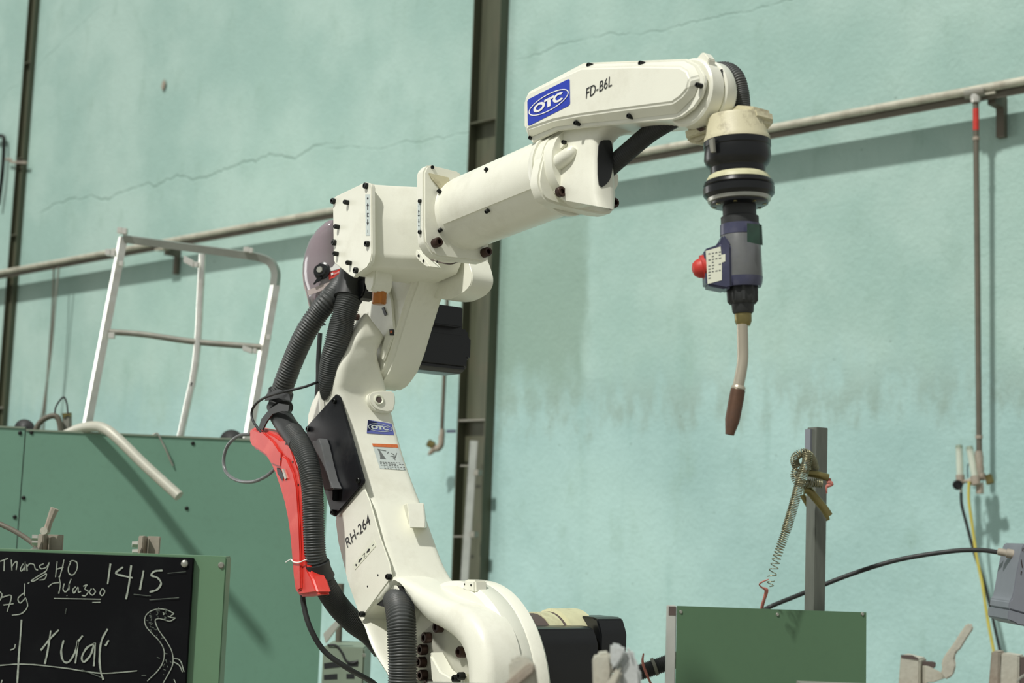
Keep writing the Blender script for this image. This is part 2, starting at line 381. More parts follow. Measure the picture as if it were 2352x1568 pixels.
# ================================================================== SETTING
def wall_material():
    m = bpy.data.materials.new('turquoise_plaster'); m.use_nodes = True; nt = m.node_tree; p = nt.nodes['Principled BSDF']; L = nt.links.new
    p.inputs['Roughness'].default_value = .72
    geo = nt.nodes.new('ShaderNodeNewGeometry')
    def dot(vec):
        d = nt.nodes.new('ShaderNodeVectorMath'); d.operation = 'DOT_PRODUCT'; L(geo.outputs['Position'], d.inputs[0]); d.inputs[1].default_value = vec; return d.outputs['Value']
    def math_(op, a, b=None, cl=False):
        q = nt.nodes.new('ShaderNodeMath'); q.operation = op; q.use_clamp = cl
        for i, v in enumerate((a, b)):
            if v is None: continue
            if isinstance(v, (int, float)): q.inputs[i].default_value = v
            else: L(v, q.inputs[i])
        return q.outputs[0]
    u_ = math_('SUBTRACT', dot(WU), W0.dot(WU)); z_ = dot((0, 0, 1))
    comb = nt.nodes.new('ShaderNodeCombineXYZ'); L(u_, comb.inputs[0]); L(z_, comb.inputs[1])
    def noi(scale, det=4, st=(1, 1, 1), rough=.55):
        mp = nt.nodes.new('ShaderNodeMapping'); mp.inputs['Scale'].default_value = st; L(comb.outputs[0], mp.inputs[0])
        n = nt.nodes.new('ShaderNodeTexNoise'); n.inputs['Scale'].default_value = scale; n.inputs['Detail'].default_value = det; n.inputs['Roughness'].default_value = rough
        L(mp.outputs[0], n.inputs['Vector']); return n.outputs[0]
    def sm(v, a, b):
        r = nt.nodes.new('ShaderNodeMapRange'); r.interpolation_type = 'SMOOTHSTEP'; L(v, r.inputs[0]); r.inputs[1].default_value = a; r.inputs[2].default_value = b; return r.outputs[0]
    def mix(f, a, b):
        x = nt.nodes.new('ShaderNodeMix'); x.data_type = 'RGBA'
        if isinstance(f, (int, float)): x.inputs['Factor'].default_value = f
        else: L(f, x.inputs['Factor'])
        for nm, v in (('A', a), ('B', b)):
            if isinstance(v, tuple): x.inputs[nm].default_value = s2l(v)+(1,)
            else: L(v, x.inputs[nm])
        return x.outputs['Result']
    n1 = noi(1.1, 6); n2 = noi(5, 8, (1, .45, 1), .65); n3 = noi(38, 4); n4 = noi(.45, 3)
    top = mix(sm(n1, .35, .68), (149, 180, 171), (167, 194, 185))
    low = mix(sm(n1, .35, .68), (147, 180, 176), (164, 196, 192))
    zz = math_('ADD', z_, math_('MULTIPLY', math_('SUBTRACT', n2, .5), .9))
    c = mix(sm(zz, 2.75, 2.1), top, low)
    c = mix(math_('MULTIPLY', sm(n2, .52, .78), .45), c, (132, 162, 148))
    c = mix(math_('MULTIPLY', sm(n4, .5, .75), .3), c, (176, 206, 192))
    c = mix(math_('MULTIPLY', sm(n3, .62, .8), .22), c, (110, 140, 124))
    # specks
    c = mix(math_('MULTIPLY', sm(noi(26, 2), .735, .77), .5), c, (90, 110, 96))
    # vertical streaks lower down
    c = mix(math_('MULTIPLY', math_('MULTIPLY', sm(noi(6, 5, (1, .1, 1)), .55, .8), sm(z_, 3.2, 2.2)), .4), c, (122, 160, 152))
    # repaired grey render patch right of the middle column, and stained band below it
    P = lambda x, y: ((onw(x, y)-W0).dot(WU), onw(x, y).z)
    (ua, za), (ub, zb) = P(1150, 960), P(1345, 560)
    un = math_('ADD', u_, math_('MULTIPLY', math_('SUBTRACT', n2, .5), .25))
    pm = math_('MULTIPLY', math_('MULTIPLY', sm(un, ub+.06, ub-.03), sm(un, ua-.3, ua)), math_('MULTIPLY', sm(zz, za-.1, za+.35), sm(zz, zb+.9, zb-.3)))
    c = mix(math_('MULTIPLY', pm, .8), c, (128, 154, 140))
    bm_ = math_('MULTIPLY', sm(math_('ABSOLUTE', math_('SUBTRACT', zz, za+.08)), .22, .0), sm(u_, ua-.3, ua+.2))
    c = mix(math_('MULTIPLY', math_('MULTIPLY', bm_, sm(n2, .35, .65)), .55), c, (128, 146, 134))
    # cracks: (p0, p1, wobble, halfwidth, strength)
    bh = None
    cr_list = [((90, 485), (760, 335), .16, .016, .5), ((1190, 300), (740, 345), .12, .010, .3), ((1190, 130), (1960, -30), .12, .010, .35),
               ((0, 230), (240, 10), .12, .010, .3)]
    for (a, b, wob, hw, st) in cr_list:
        (u1, z1), (u2, z2) = P(*a), P(*b)
        if u2 < u1: u1, z1, u2, z2 = u2, z2, u1, z1
        sl = (z2-z1)/(u2-u1)
        f = math_('SUBTRACT', z_, math_('ADD', math_('MULTIPLY', u_, sl), z1-sl*u1))
        f = math_('ADD', f, math_('MULTIPLY', math_('SUBTRACT', noi(1.6, 6, (1, .2, 1), .65), .5), wob*2))
        k = sm(math_('ABSOLUTE', f), hw, 0.)
        k = math_('MULTIPLY', k, math_('MULTIPLY', sm(u_, u1-.1, u1+.2), sm(u_, u2+.1, u2-.2)))
        k = math_('MULTIPLY', k, math_('MULTIPLY', sm(n2, .3, .55), st))
        c = mix(k, c, (104, 134, 122)); bh = k if bh is None else math_('MAXIMUM', bh, k)
    L(c, p.inputs['Base Color'])
    h = math_('ADD', math_('MULTIPLY', n2, 1.6), math_('MULTIPLY', n3, .35)); h = math_('SUBTRACT', h, math_('MULTIPLY', bh, 1.))
    bp = nt.nodes.new('ShaderNodeBump'); bp.inputs['Strength'].default_value = .45; bp.inputs['Distance'].default_value = .02
    L(h, bp.inputs['Height']); L(bp.outputs[0], p.inputs['Normal'])
    return m
wall = box('wall_back', W0-WU*6+Z*4-WN*.1, WU*9, WN*.1, Z*4, wall_material()); tag(wall, kind='structure')
fl = box('floor', (-1, 6.5, -.05), V((14, 0, 0)), V((0, 9, 0)), V((0, 0, .05)), floorm); tag(fl, kind='structure')

# steel columns on the wall
def column(px, py, wd, dp, label, stiff):
    c = onw(px, py); c.z = 0
    t = thing('steel_column', label, 'column', c)
    th = .008; H = 8.0
    for s in (0, 1):
        prism('flange', [c+WU*(s*(wd-th))+Z*0, c+WU*(s*(wd-th)+th), c+WU*(s*(wd-th)+th)+WN*dp, c+WU*(s*(wd-th))+WN*dp], Z*H, colm, t)
    prism('web', [c+WU*th, c+WU*(wd-th), c+WU*(wd-th)+WN*.008, c+WU*th+WN*.008], Z*H, colm, t)
    for y in stiff:
        q = onw(px, y, dp).z
        prism('stiffener_plate', [c+WU*th+Z*q, c+WU*(wd-th)+Z*q, c+WU*(wd-th)+WN*(dp-.002)+Z*q, c+WU*th+WN*(dp-.002)+Z*q], Z*.01, dsteel if y > 800 else colm, t)
    return t
column(1090, 470, .245, .08, 'dark olive steel column on the wall behind the middle of the robot', (283, 966))
column(33, 560, .13, .05, 'dark olive steel column on the wall at the far left', (155, 368, 540, 935))

# rail: angle iron on brackets with a pipe on its edge
RO = .16
ra, rb = onw(-60, 639, RO), onw(2420, 177, RO)
rb = rb+(rb-ra).normalized()*1.2; ra = ra-(rb-ra).normalized()*1.5
t = thing('wall_rail', 'long weathered steel angle rail with brackets running along the turquoise wall', 'rail', (ra+rb)/2)
dirr = (rb-ra).normalized()
prism('angle_flange', [ra-Z*.012, rb-Z*.012, rb-Z*.018, ra-Z*.018], -WN*.1, pipem, t)
prism('angle_flange', [ra-Z*.012, rb-Z*.012, rb-Z*.05, ra-Z*.05], -WN*.005, pipem, t)
for bx, by in ((2268, 212), (378, 568)):
    p = onw(bx, by, RO-.03)
    q = p-WN*(RO-.035)
    prism('bracket', [p-Z*.0, q-Z*.0, q-Z*.2, q+WN*.035-Z*.2, q+WN*.035-Z*.06, p-Z*.06], WU*.04, pipem, t)
    box('bracket', p+WN*.02-Z*.02, WU*.06, WN*.03, Z*.006, railm, t)
o = tube('air_pipe', [ra+WN*.014+Z*.004, rb+WN*.014+Z*.004], .021, railm, smooth=0, seg=16)
tag(o, 'weathered grey steel pipe lying on the front edge of the wall rail', 'pipe')

# right drop pipe with valve
def droppipe():
    top = onw(2241, 212, RO+.012); bot = onw(2249, 1035, RO-.02)
    t = thing('drop_pipe', 'brown vertical steel pipe dropping from the rail at the right, red near its top', 'pipe', bot)
    lathe('pipe_tee', [(-.05, .026), (.0, .028), (.05, .026)], top, WU, dsteel, t, 16)
    d = (bot-top).normalized(); L_ = (bot-top).length
    lathe('fitting', [(0, .024), (.03, .027), (.05, .022)], top, d, zinc, t, 16)
    tube('pipe', [top, bot], .0135, pipem, t, smooth=0, seg=14)
    for f, r_, m_ in ((.05, .0145, redb), (.13, .0165, rusty), (.96, .0165, rusty)):
        lathe('collar', [(-.004, r_), (.012 if f != .05 else .1, r_)], top+d*L_*f, d, m_, t, 14)
    # valve block under the pipe
    K = lambda x, y, o=.17: onw(2100+x/4.357, 980+y/4.357, o)
    lathe('valve_body', [(0, .017), (.03, .02), (.06, .018), (.08, .02), (.115, .016)], K(645, 240), (K(660, 560)-K(645, 240)), rusty, t, 14)
    lathe('valve_body', [(0, .018), (.04, .018), (.05, .013), (.075, .02)], K(560, 550), (K(680, 500)-K(560, 550)), rusty, t, 12)
    lathe('valve_outlet', [(0, .017), (.05, .018)], K(655, 560), Z*-1, rusty, t, 6)
    prism('valve_handle', [K(700, 490), K(760, 465), K(790, 560), K(720, 580)], -WN*.02, brass, t, bev=.003)
    tube('wire_hook', [K(590, 610), K(640, 600), K(690, 540), K(710, 470)], .0018, boltm, t, seg=6)
    tube('wire_hook', [K(535, 510), K(533, 400), K(550, 365)], .0025, blued, t, seg=6)
    return t
droppipe()
def flowmeter(pts, label, rot):
    K = lambda x, y, o=.19: onw(2100+x/4.357, 980+y/4.357, o)
    (x0, y0), (x1, y1) = pts; p, q = K(x0, y0), K(x1, y1)
    t = thing('gas_flowmeter', label, 'flowmeter', q, None)
    d = (p-q).normalized(); L_ = (p-q).length
    lathe('sight_tube', [(0, .016), (L_*.93, .016)], q, d, clear, t, 16)
    lathe('inner_tube', [(.002, .006), (L_*.9, .006)], q, d, white, t, 8)
    lathe('tube_cap', [(L_*.9, .017), (L_, .014)], q, d, palegr, t, 16)
    lathe('meter_base', [(-.045, .014), (-.04, .02), (0, .02)], q, d, rusty, t, 12)
    return t, q, d
t1, q, d = flowmeter(((447, 180), (458, 480)), 'upright clear gas flowmeter tube with a round black knob beside the drop pipe', 0)
K = lambda x, y, o=.19: onw(2100+x/4.357, 980+y/4.357, o)
kn = lathe('control_knob', [(0, .012), (.02, .023), (.034, .023), (.036, .016), (.031, .014)], K(428, 583), V((-.2, -1, 0)), black, t1, 20)
tube('outlet_stub', [K(468, 560), K(468, 660)], .006, steel, t1, seg=8, smooth=0)
tube('link_pipe', [K(480, 545), K(600, 540, .175)], .008, rusty, t1, seg=10, smooth=0)
t2, _, _ = flowmeter(((550, 195), (605, 490)), 'tilted clear gas flowmeter tube leaning against the drop pipe valve', 0)
o = tube('black_gas_hose', [K(468, 655, .19), K(475, 780, .18), K(520, 960, .17), K(600, 1260, .16), K(700, 1560, .15), onw(2285, 1440, .14), onw(2312, 1568, .13), onw(2345, 1740, .12), onw(2390, 2000, .10)], .0072, rubber, seg=10)
tag(o, 'black gas hose hanging from the upright flowmeter', 'hose')
o = tube('yellow_gas_hose', [K(548, 545, .2), K(545, 720, .2), K(575, 950, .19), K(625, 1300, .185), K(680, 1568, .18), onw(2270, 1430, .17), onw(2291, 1540, .16), onw(2320, 1720, .15), onw(2350, 1950, .12)], .0072, yellow, seg=10)
tag(o, 'translucent yellow gas hose hanging from the flowmeters', 'hose')

# centre drop pipe with tap
t = thing('drop_pipe', 'rusty drop pipe with a small tap hanging behind the black motor left of the column', 'pipe', onw(1015, 1040, .15))
tube('pipe', [onw(1036, 440, .19), onw(1024, 780, .17), onw(1014, 1010, .15)], .0125, pipem, t, seg=12, smooth=4)
lathe('tap_body', [(0, .016), (.05, .018), (.07, .014)], onw(1016, 985, .15), Z*-1, rusty, t, 12)
tube('elbow', [onw(1014, 1000, .15), onw(1013, 1020, .15), onw(1005, 1030, .16), onw(995, 1026, .17)], .02, rusty, t, seg=12)
lathe('tap_cap', [(0, .012), (.0, .024), (.045, .024), (.045, .01)], onw(997, 1024, .17), onw(985, 1017, .19)-onw(997, 1024, .17), brass, t, 12)
lathe('outlet', [(0, .02), (.04, .014), (.06, .004)], onw(998, 1030, .17), onw(984, 1044, .18)-onw(998, 1030, .17), rusty, t, 10)
box('tap_lever', onw(1036, 990, .16), WU*.04, WN*.004, Z*.009, blued, t, bev=.002)
# left twin pipes
for i, pts in enumerate((((124, 612), (121, 700), (113, 816), (103, 945), (100, 990)), ((135, 612), (127, 700), (117, 810), (100, 935), (92, 990)))):
    o = tube('thin_drop_pipe', [onw(x, y, .16) for x, y in pts]+[onw(98-8*i, 1200, .16)], .0085, (pipem, dsteel)[i], seg=8)
    tag(o, ('thin dark brown pipe hanging below the rail at the left, straighter of the pair', 'thin pale grey pipe below the rail at the left, crossing the brown one')[i], 'pipe')
# cable at left edge
o = tube('wall_cable', [onw(-20, 318, .05), onw(5, 312, .05), onw(9, 330, .05), onw(5, 400, .05), onw(-4, 470, .05)], .018, boltm, seg=8)
tag(o, 'looped dark cable on the wall at the left edge', 'cable')
o = tube('wire_hook', [onw(14, 366, .05), onw(25, 366, .06), onw(27, 372, .06), onw(62, 374, .05)], .012, rusty, seg=6)
tag(o, 'small rusty wire hook on the far left column', 'hook')
# moth-like leaf on wall
o = prism('dry_leaf', [onw(x, y, .012) for x, y in ((379, 182), (381, 192), (378, 203), (374, 209), (371, 200), (374, 188))], WN*.006, rusty, bev=.002)
tag(o, 'small brown dry leaf stuck to the upper left wall', 'leaf')
# channel bar standing in the column
p0, p1 = onw(1089, 1012, .12), onw(1066, 1345, .2)
d = (p1-p0).normalized(); p1 = p0+d*((p0.z)/(-d.z))
t = thing('channel_bar', 'pale grey steel channel bar leaning in the middle column', 'bar', p1)
X = V((.98, .2, 0))
prism('channel_web', [p0-X*.026, p0+X*.026, p1+X*.026, p1-X*.026], V((0, .006, 0)), barm, t)
for s in (-1, 1): prism('channel_lip', [p0+X*.023*s-X*.003, p0+X*.023*s+X*.003, p1+X*.023*s+X*.003, p1+X*.023*s-X*.003], V((0, .03, 0)), dsteel, t)
for y, x in ((715-20, 1), (1105, 1)):
    pass
for (x, y) in ((1098, 1085), (1089, 1227)):
    box('clip', onw(x, y, .15), WU*.02, WN*.02, Z*.018, dsteel, t, bev=.003)
for (x, y) in ((1070, 1073), (1054, 1235)):
    o = prism('cable_tie', [onw(x+a, y+b, .1) for a, b in ((-10, -5), (12, -5), (12, -2), (-10, -2))], WN*.01, dsteel); tag(o, 'narrow steel strap on the middle column, %s one' % ('upper' if y < 1100 else 'lower'), 'strap')
    
# ================================================================== PARTITION (green sheets) and things on it
PY = 5.3
ptop = atY(300, 992, PY).z
def part_pt(px, side): pass
PTH = math.radians(10)
PU = V((math.cos(PTH), math.sin(PTH), 0)); PN = V((math.sin(PTH), -math.cos(PTH), 0))
P0 = atY(300, 994, PY)
def onp(px, py, off=0): return onpl(px, py, P0+PN*off, PN)
def sheetpanel(xl, xr, label, screws):
    a, b = onp(*xl), onp(*xr)
    zt = (a.z+b.z)/2; a.z = b.z = zt
    base = (a+b)/2; base.z = 0
    t = thing('partition_panel', label, 'partition', base)
    prism('sheet', [a, b, V((b.x, b.y, .03)), V((a.x, a.y, .03))], -PN*.003, green, t)
    prism('frame', [a-PN*.003-Z*.0, b-PN*.003, b-PN*.003-Z*.04, a-PN*.003-Z*.04], -PN*.03, palegr, t)
    prism('frame', [a-PN*.003, a-PN*.003+PU*.03, V((a.x, a.y, 0))+PU*.03-PN*.003, V((a.x, a.y, 0))-PN*.003], -PN*.03, palegr, t)
    prism('frame', [b-PN*.003, b-PN*.003-PU*.03, V((b.x, b.y, 0))-PU*.03-PN*.003, V((b.x, b.y, 0))-PN*.003], -PN*.03, palegr, t)
    prism('top_lip', [a-Z*.006, b-Z*.006, b, a], PN*.004, palegr, t)
    for s in screws: lathe('screw', [(0, .0075), (.003, .0065), (.005, .003)], onp(*s), PN, boltm, t, 10)
    return t
sheetpanel((-60, 975), (58, 980), 'green sheet-metal partition panel at the left edge', ((46, 994), (34, 1187)))
sheetpanel((60.5, 983), (758, 1018), 'wide green sheet-metal partition panel behind the robot', ((72, 993), (54, 1143), (443, 1018), (429, 1167), (756-6, 1060)))
# bent steel tube hung over the partition
S = lambda x, y, o: onp(x/3.564, 860+y/3.564, o)
Pt = [S(300, 560, -.18), S(520, 500, -.11), S(640, 447, -.04), S(750, 425, .03), S(850, 440, .08), S(960, 520, .12), S(1200, 755, .18), S(1465, 995, .24)]
o = tube('bent_tube', Pt, .0185, tubem, seg=18)
tag(o, 'bent pale steel tube hooked over the top edge of the wide green partition', 'tube')
o = tube('wire_hook', [S(1240, 500, -.02), S(1270, 484, .0), S(1295, 490, .012), S(1330, 560, .02), S(1358, 615, .02), S(1390, 690, .012), S(1415, 745, .006)], .0035, steel, seg=6)
tag(o, 'thin bent wire hooked over the top edge of the wide green partition', 'wire')
# bits visible above the partition
o = tube('brown_hose', [atY(75, 1010, 5.7), atY(90, 972, 5.7), atY(118, 955, 5.7), atY(134, 962, 5.7), atY(140, 1000, 5.7), atY(142, 1100, 5.7)], .011, pipem, seg=10); tag(o, 'brown hose arching just above the partition at the left', 'hose')
o = tube('thin_black_wire', [atY(126, 962, 5.7), atY(128, 935, 5.7), atY(145, 912, 5.7), atY(153, 925, 5.7), atY(156, 950, 5.7)], .0035, rubber, seg=6); tag(o, 'thin black wire looping over the brown hose at the left', 'wire')
t = thing('hanging_tool', 'small grey tool stub standing up beside the brown hose behind the partition', 'tool', atY(152, 1100, 5.72))
prism('tool_body', [atY(x, y, 5.72) for x, y in ((143, 950), (161, 950), (161, 1000), (158, 1120), (146, 1120), (143, 1000))], V((0, .03, 0)), dsteel, t, bev=.004)
prism('tool_clip', [atY(x, y, 5.715) for x, y in ((142, 949), (162, 947), (161, 957), (155, 953), (146, 960))], V((0, .02, 0)), brass, t)
for x, y, r_, lb in ((58, 985, 22, 'dark round disc edge showing above the partition at the far left'), (533, 1014, 27, 'dark round disc edge showing above the partition by the silver frame')):
    c = atY(x, y, 5.75); q = lathe('grinding_disc', [(0, r_*mpp(c)), (.02, r_*mpp(c)), (.024, r_*mpp(c)*.4), (.03, .008)], c, V((0, -1, 0)), rubber, None, 24); tag(q, lb, 'disc')

# silver tube frame
FY = 5.75
def fp(px, py): return atY(px, py, FY)
def ext(a, b):
    d = (b-a).normalized(); return a+d*((a.z)/(-d.z))
t = thing('tube_frame', 'silver square-tube rack frame leaning behind the wide green partition', 'frame', V((fp(330, 900).x, FY, 0)))
hh = 8.4*mpp(fp(300, 700)); rt = .62
a, b = fp(283, 545), fp(201, 972)
squaretube('frame_leg', [a, ext(a, b)], hh, zinc, t, -rt)
a, b = fp(632, 655), fp(570, 1005)
crn = cr2([fp(575, 587), fp(600, 592), fp(622, 603), fp(633, 626), fp(631, 655)], 5)
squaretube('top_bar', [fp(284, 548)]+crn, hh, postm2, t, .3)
squaretube('frame_leg', [a, ext(a, b)], hh, zinc, t, -rt)
q = ext(fp(445, 860), fp(414, 1005))
tube('middle_tube', [fp(465, 584), fp(460, 680), fp(454, 790), fp(442, 880), fp(414, 1005), q], 8.5*mpp(fp(450, 800)), zinc, t, 14)
tube('cross_bar', [fp(252, 762), fp(330, 768), fp(450, 785), fp(603, 797)], 7*mpp(fp(450, 800)), dsteel, t, 14)
for (x, y, w_, h_, s) in ((281, 533, 6, 7, 0), (291, 535, 6, 7, 0), (254, 583, 6, 7, 0), (265, 585, 6, 7, 0), (284, 609, 5, 6, 0), (570, 577, 7, 6, 0), (580, 579, 5, 6, 0), (262, 773, 7, 7, 0), (572, 805, 12, 6, .3), (589, 808, 4, 6, 0), (620, 777, 5, 6, 0), (438, 604, 13, 8, .45), (455, 611, 5, 6, 0)):
    c = fp(x, y)-V((0, .03, 0)); k = mpp(c); ux = V((math.cos(s), 0, -math.sin(s)))
    box('bracket_tab', c, ux*w_*k, V((0, .012, 0)), Z*h_*k, zinc, t, bev=.002)

# ================================================================== BLACKBOARD CABINET
BY = 2.7
bl, br_ = atY(-60, 1272, BY), atY(521, 1278, BY)
zt = br_.z; bl.z = zt
t = thing('machine_cabinet', 'green machine cabinet carrying the blackboard at the lower left', 'cabinet', V(((bl.x+br_.x)/2, BY, 0)))
prism('cabinet_body', [bl, br_, V((br_.x, BY, 0)), V((bl.x, BY, 0))], V((0, .045, 0)), greenl, t, bev=.002)
for x, y in ((508, 1298),): lathe('screw', [(0, .006), (.003, .004)], atY(x, y, BY), V((0, -1, 0)), dsteel, t, 10)
BBY = BY-.012
b0, b1 = atY(-60, 1281, BBY), atY(444, 1281, BBY); b0.z = b1.z
t = thing('blackboard', 'blackboard with chalk numbers and a chalk snake fixed to the green cabinet', 'blackboard', V(((b0.x+b1.x)/2, BBY, b1.z-.6)))
prism('board', [b0, b1, b1-Z*.75, b0-Z*.75], V((0, .011, 0)), chalkb, t, bev=.001)
lathe('screw', [(0, .007), (.003, .006), (.005, .003)], atY(424, 1294, BBY), V((0, -1, 0)), steel, t, 12)
I = lambda pts: [(x/3.843, 1160+y/3.843) for x, y in pts]
chalkl = [
 [(0, 495), (70, 468)], [(38, 480), (35, 580)], [(100, 480), (105, 575)], [(105, 540), (130, 505), (150, 500), (143, 570)], [(205, 515), (180, 560), (190, 580), (215, 545), (220, 500), (220, 575)], [(235, 520), (240, 580)], [(240, 540), (265, 515), (300, 525), (312, 560), (335, 572)],
 [(385, 515), (350, 535), (365, 560), (410, 545), (435, 505)], [(432, 520), (405, 580), (350, 615), (280, 662), (300, 668), (380, 620), (410, 605), (395, 650), (350, 660)], [(245, 690), (260, 680)],
 [(505, 495), (490, 635)], [(565, 480), (548, 560), (525, 640)], [(498, 565), (560, 545)], [(625, 500), (603, 555), (612, 605), (650, 610), (680, 560), (678, 505), (640, 488), (615, 500)],
 [(425, 720), (465, 690), (520, 682)], [(520, 625), (532, 700), (518, 780)], [(568, 690), (556, 740), (578, 765), (603, 735), (610, 685), (608, 750)], [(628, 650), (612, 690)], [(590, 795), (592, 800)], [(668, 718), (642, 745), (655, 775), (688, 722), (692, 765), (715, 760)],
 [(735, 715), (768, 700), (748, 738), (778, 760), (755, 798), (722, 795)], [(808, 735), (790, 770), (818, 792), (842, 760), (820, 732)], [(900, 735), (882, 775), (903, 798), (925, 760), (905, 732)],
 [(475, 822), (890, 830)], [(815, 857), (885, 856)],
 [(0, 762), (18, 790), (2, 838)], [(20, 812), (100, 800), (62, 940)], [(30, 880), (120, 868)], [(218, 690), (215, 800)], [(215, 770), (160, 820), (178, 862), (228, 815)], [(232, 825), (242, 895), (190, 955), (105, 970)],
 [(90, 1278), (125, 1262), (135, 1225)], [(10, 1568), (20, 1540)],
 [(0, 1412), (150, 1402), (300, 1406), (450, 1422), (600, 1440), (750, 1465), (900, 1482), (1050, 1475), (1210, 1460)]]
chalkb_ = [[(975, 515), (950, 695)], [(1085, 545), (1022, 600), (1100, 625), (1170, 640)], [(1158, 530), (1138, 700), (1112, 830)], [(1268, 575), (1235, 748)], [(1435, 575), (1365, 582), (1335, 618), (1390, 640), (1422, 690), (1385, 745), (1320, 765)],
 [(190, 1010), (178, 1180), (165, 1350), (152, 1568)], [(518, 1100), (440, 1180), (360, 1280)], [(448, 1105), (420, 1290), (395, 1400)], [(562, 1190), (540, 1290), (560, 1375), (610, 1380), (665, 1290), (690, 1190), (665, 1395)], [(690, 1200), (730, 1150)],
 [(830, 1220), (765, 1260), (722, 1340), (742, 1382), (800, 1320), (838, 1215), (828, 1420)], [(950, 1090), (895, 1200), (878, 1350), (890, 1470), (912, 1540)], [(960, 1190), (930, 1240)]]
snake = [[(1535, 955), (1470, 922), (1390, 915), (1320, 940), (1280, 990), (1285, 1060), (1340, 1130), (1400, 1190), (1445, 1270), (1445, 1360), (1400, 1450), (1300, 1550)],
 [(1550, 993), (1500, 1022), (1440, 1007), (1395, 1000), (1370, 1020), (1400, 1100), (1470, 1200), (1520, 1300), (1525, 1400), (1490, 1480), (1440, 1568)], [(1535, 955), (1502, 985), (1550, 995)], [(1500, 985), (1480, 978)], [(1438, 945), (1450, 958), (1440, 965)],
 [(1530, 1350), (1590, 1370), (1625, 1470)], [(1532, 1382), (1582, 1412), (1610, 1472)], [(1535, 1535), (1550, 1568)]]
fn = [[(1180, 785), (1330, 800)], [(1320, 835), (1580, 815)], [(1480, 600), (1640, 585)], [(1230, 790), (1300, 800)], [(585, 910), (575, 960)], [(1385, 1340), (1410, 1350)], [(720, 1450), (900, 1520)], [(1250, 1500), (1290, 1500)]]
for i in range(46):
    t_ = random.random(); pa = snake[0]; pb = snake[1]
    k = 1+t_*8.5; a0 = pa[int(k)]; b0_ = pb[min(int(k)+1, 10)]; q = random.uniform(.2, .8)
    cx_ = a0[0]*(1-q)+b0_[0]*q; cy_ = a0[1]*(1-q)+b0_[1]*q+random.uniform(-25, 25)
    fn.append([(cx_, cy_), (cx_+random.uniform(-22, 22), cy_+random.uniform(-22, 22))])
BN = V((0, -1, 0)); BP = V((0, BBY, 0))
def wob(ls): return [cr2(l, 5) if len(l) > 2 else l for l in ls]
for k_, l in enumerate(wob(chalkl)): chalkline('chalk_stroke', [I(l)], 2.5, BP, BN, .0006+k_*.00002, chalk, t)
for k_, l in enumerate(wob(chalkb_)): chalkline('chalk_stroke', [I(l)], 4.2, BP, BN, .0014+k_*.00002, chalk, t)
chalkline('chalk_snake', [I(l) for l in wob(snake)], 2.1, BP, BN, .0018, chalk, t)
chalkline('chalk_smudge', [I(l) for l in fn], 1.6, BP, BN, .0022, chalkf, t)

# toggle clamps / fixture stubs on the cabinet
def stub(px0, px1, ytop, ybot, Y, label, mt, group=None, lip=True):
    a, b = atY(px0, ytop, Y), atY(px1, ytop, Y); zb = atY(px0, ybot, Y).z; wd = (b-a).length
    t = thing('fixture_post', label, 'fixture', V(((a.x+b.x)/2, Y, zb)))
    H = a.z-zb; X_ = V((1, 0, 0)); Y_ = V((0, 1, 0))
    bx = V((a.x, Y, zb))
    s = wd*.42
    prism('square_post', [bx, bx+X_*s*.7-Y_*.012, bx+X_*s+Y_*.0, bx+X_*s*.3+Y_*.025], Z*H, mt, t, bev=.0015)
    prism('angle_plate', [bx+X_*s*.95, bx+X_*wd, bx+X_*wd+Y_*.006, bx+X_*s*.95+Y_*.006], Z*H*1.0, mt, t, bev=.001)
    prism('angle_plate', [bx+X_*s*1.1, bx+X_*s*1.25-Y_*.012, bx+X_*s*1.3-Y_*.012, bx+X_*s*1.2+Y_*.006], Z*H*.9, mt, t)
    return t
CYd = BY+.07
t = stub(87, 145, 1226, 1300, CYd, 'grey fixture post with a raised toggle lever on top of the blackboard cabinet', rusty)
G = lambda x, y, Y=CYd-.02: atY(x/3.843, 1160+y/3.843, Y)
bm = bmesh.new(); pth = [G(385, 235), G(415, 215), G(435, 150), G(470, 60), G(484, 28)]
add_tube(bm, pth, [.006, .0065, .006, .0075, .008], 8); finish('toggle_lever', bm, rusty, t)
lathe('pivot_boss', [(0, .007), (.02, .007)], G(385, 225, CYd-.03), V((0, 1, 0)), cast, t, 12)
tube('wing_bolt', [G(275, 410, CYd-.03), G(325, 385, CYd-.02)], .005, steel, t, seg=8, smooth=0)
for yy in (330, 290): lathe('nut', [(0, .007), (.01, .007)], G(332, yy, CYd-.02), V((-1, -.3, 0)), steel, t, 6)
t = stub(318, 368, 1230, 1300, CYd, 'short rusty fixture post without a lever near the right end of the blackboard cabinet top', rusty)
for yy in (345, 415): lathe('nut', [(0, .007), (.01, .006)], G(1215, yy, CYd-.02), V((-1, -.3, 0)), steel, t, 6)
o = tube('dark_cable', [atY(-60, 1175, 2.95), atY(0, 1203, 2.95), atY(35, 1220, 2.93), atY(70, 1243, 2.9), atY(86, 1262, 2.88), atY(92, 1300, 2.86)], .005, pipem, seg=10)
tag(o, 'dark cable curving in from the left edge to the blackboard cabinet', 'cable')

# ================================================================== ROBOT
rb_base = R(930, 1590, -.03); rb_base.z = 0
rob = thing('welding_robot', 'cream six-axis welding robot arm with black hoses and a hanging torch', 'robot', rb_base)
# --- pedestal and turntable (mostly under the frame)
cb = V((rb_base.x, rb_base.y, 0))
box('pedestal', cb+Z*.33, A*.25, N*.25, Z*.33, black, rob, bev=.01)
lathe('base', [(.66, .22), (.7, .22), (.74, .17), (.9, .16), (.94, .2), (.99, .2)], cb, Z, cream, rob, 40)
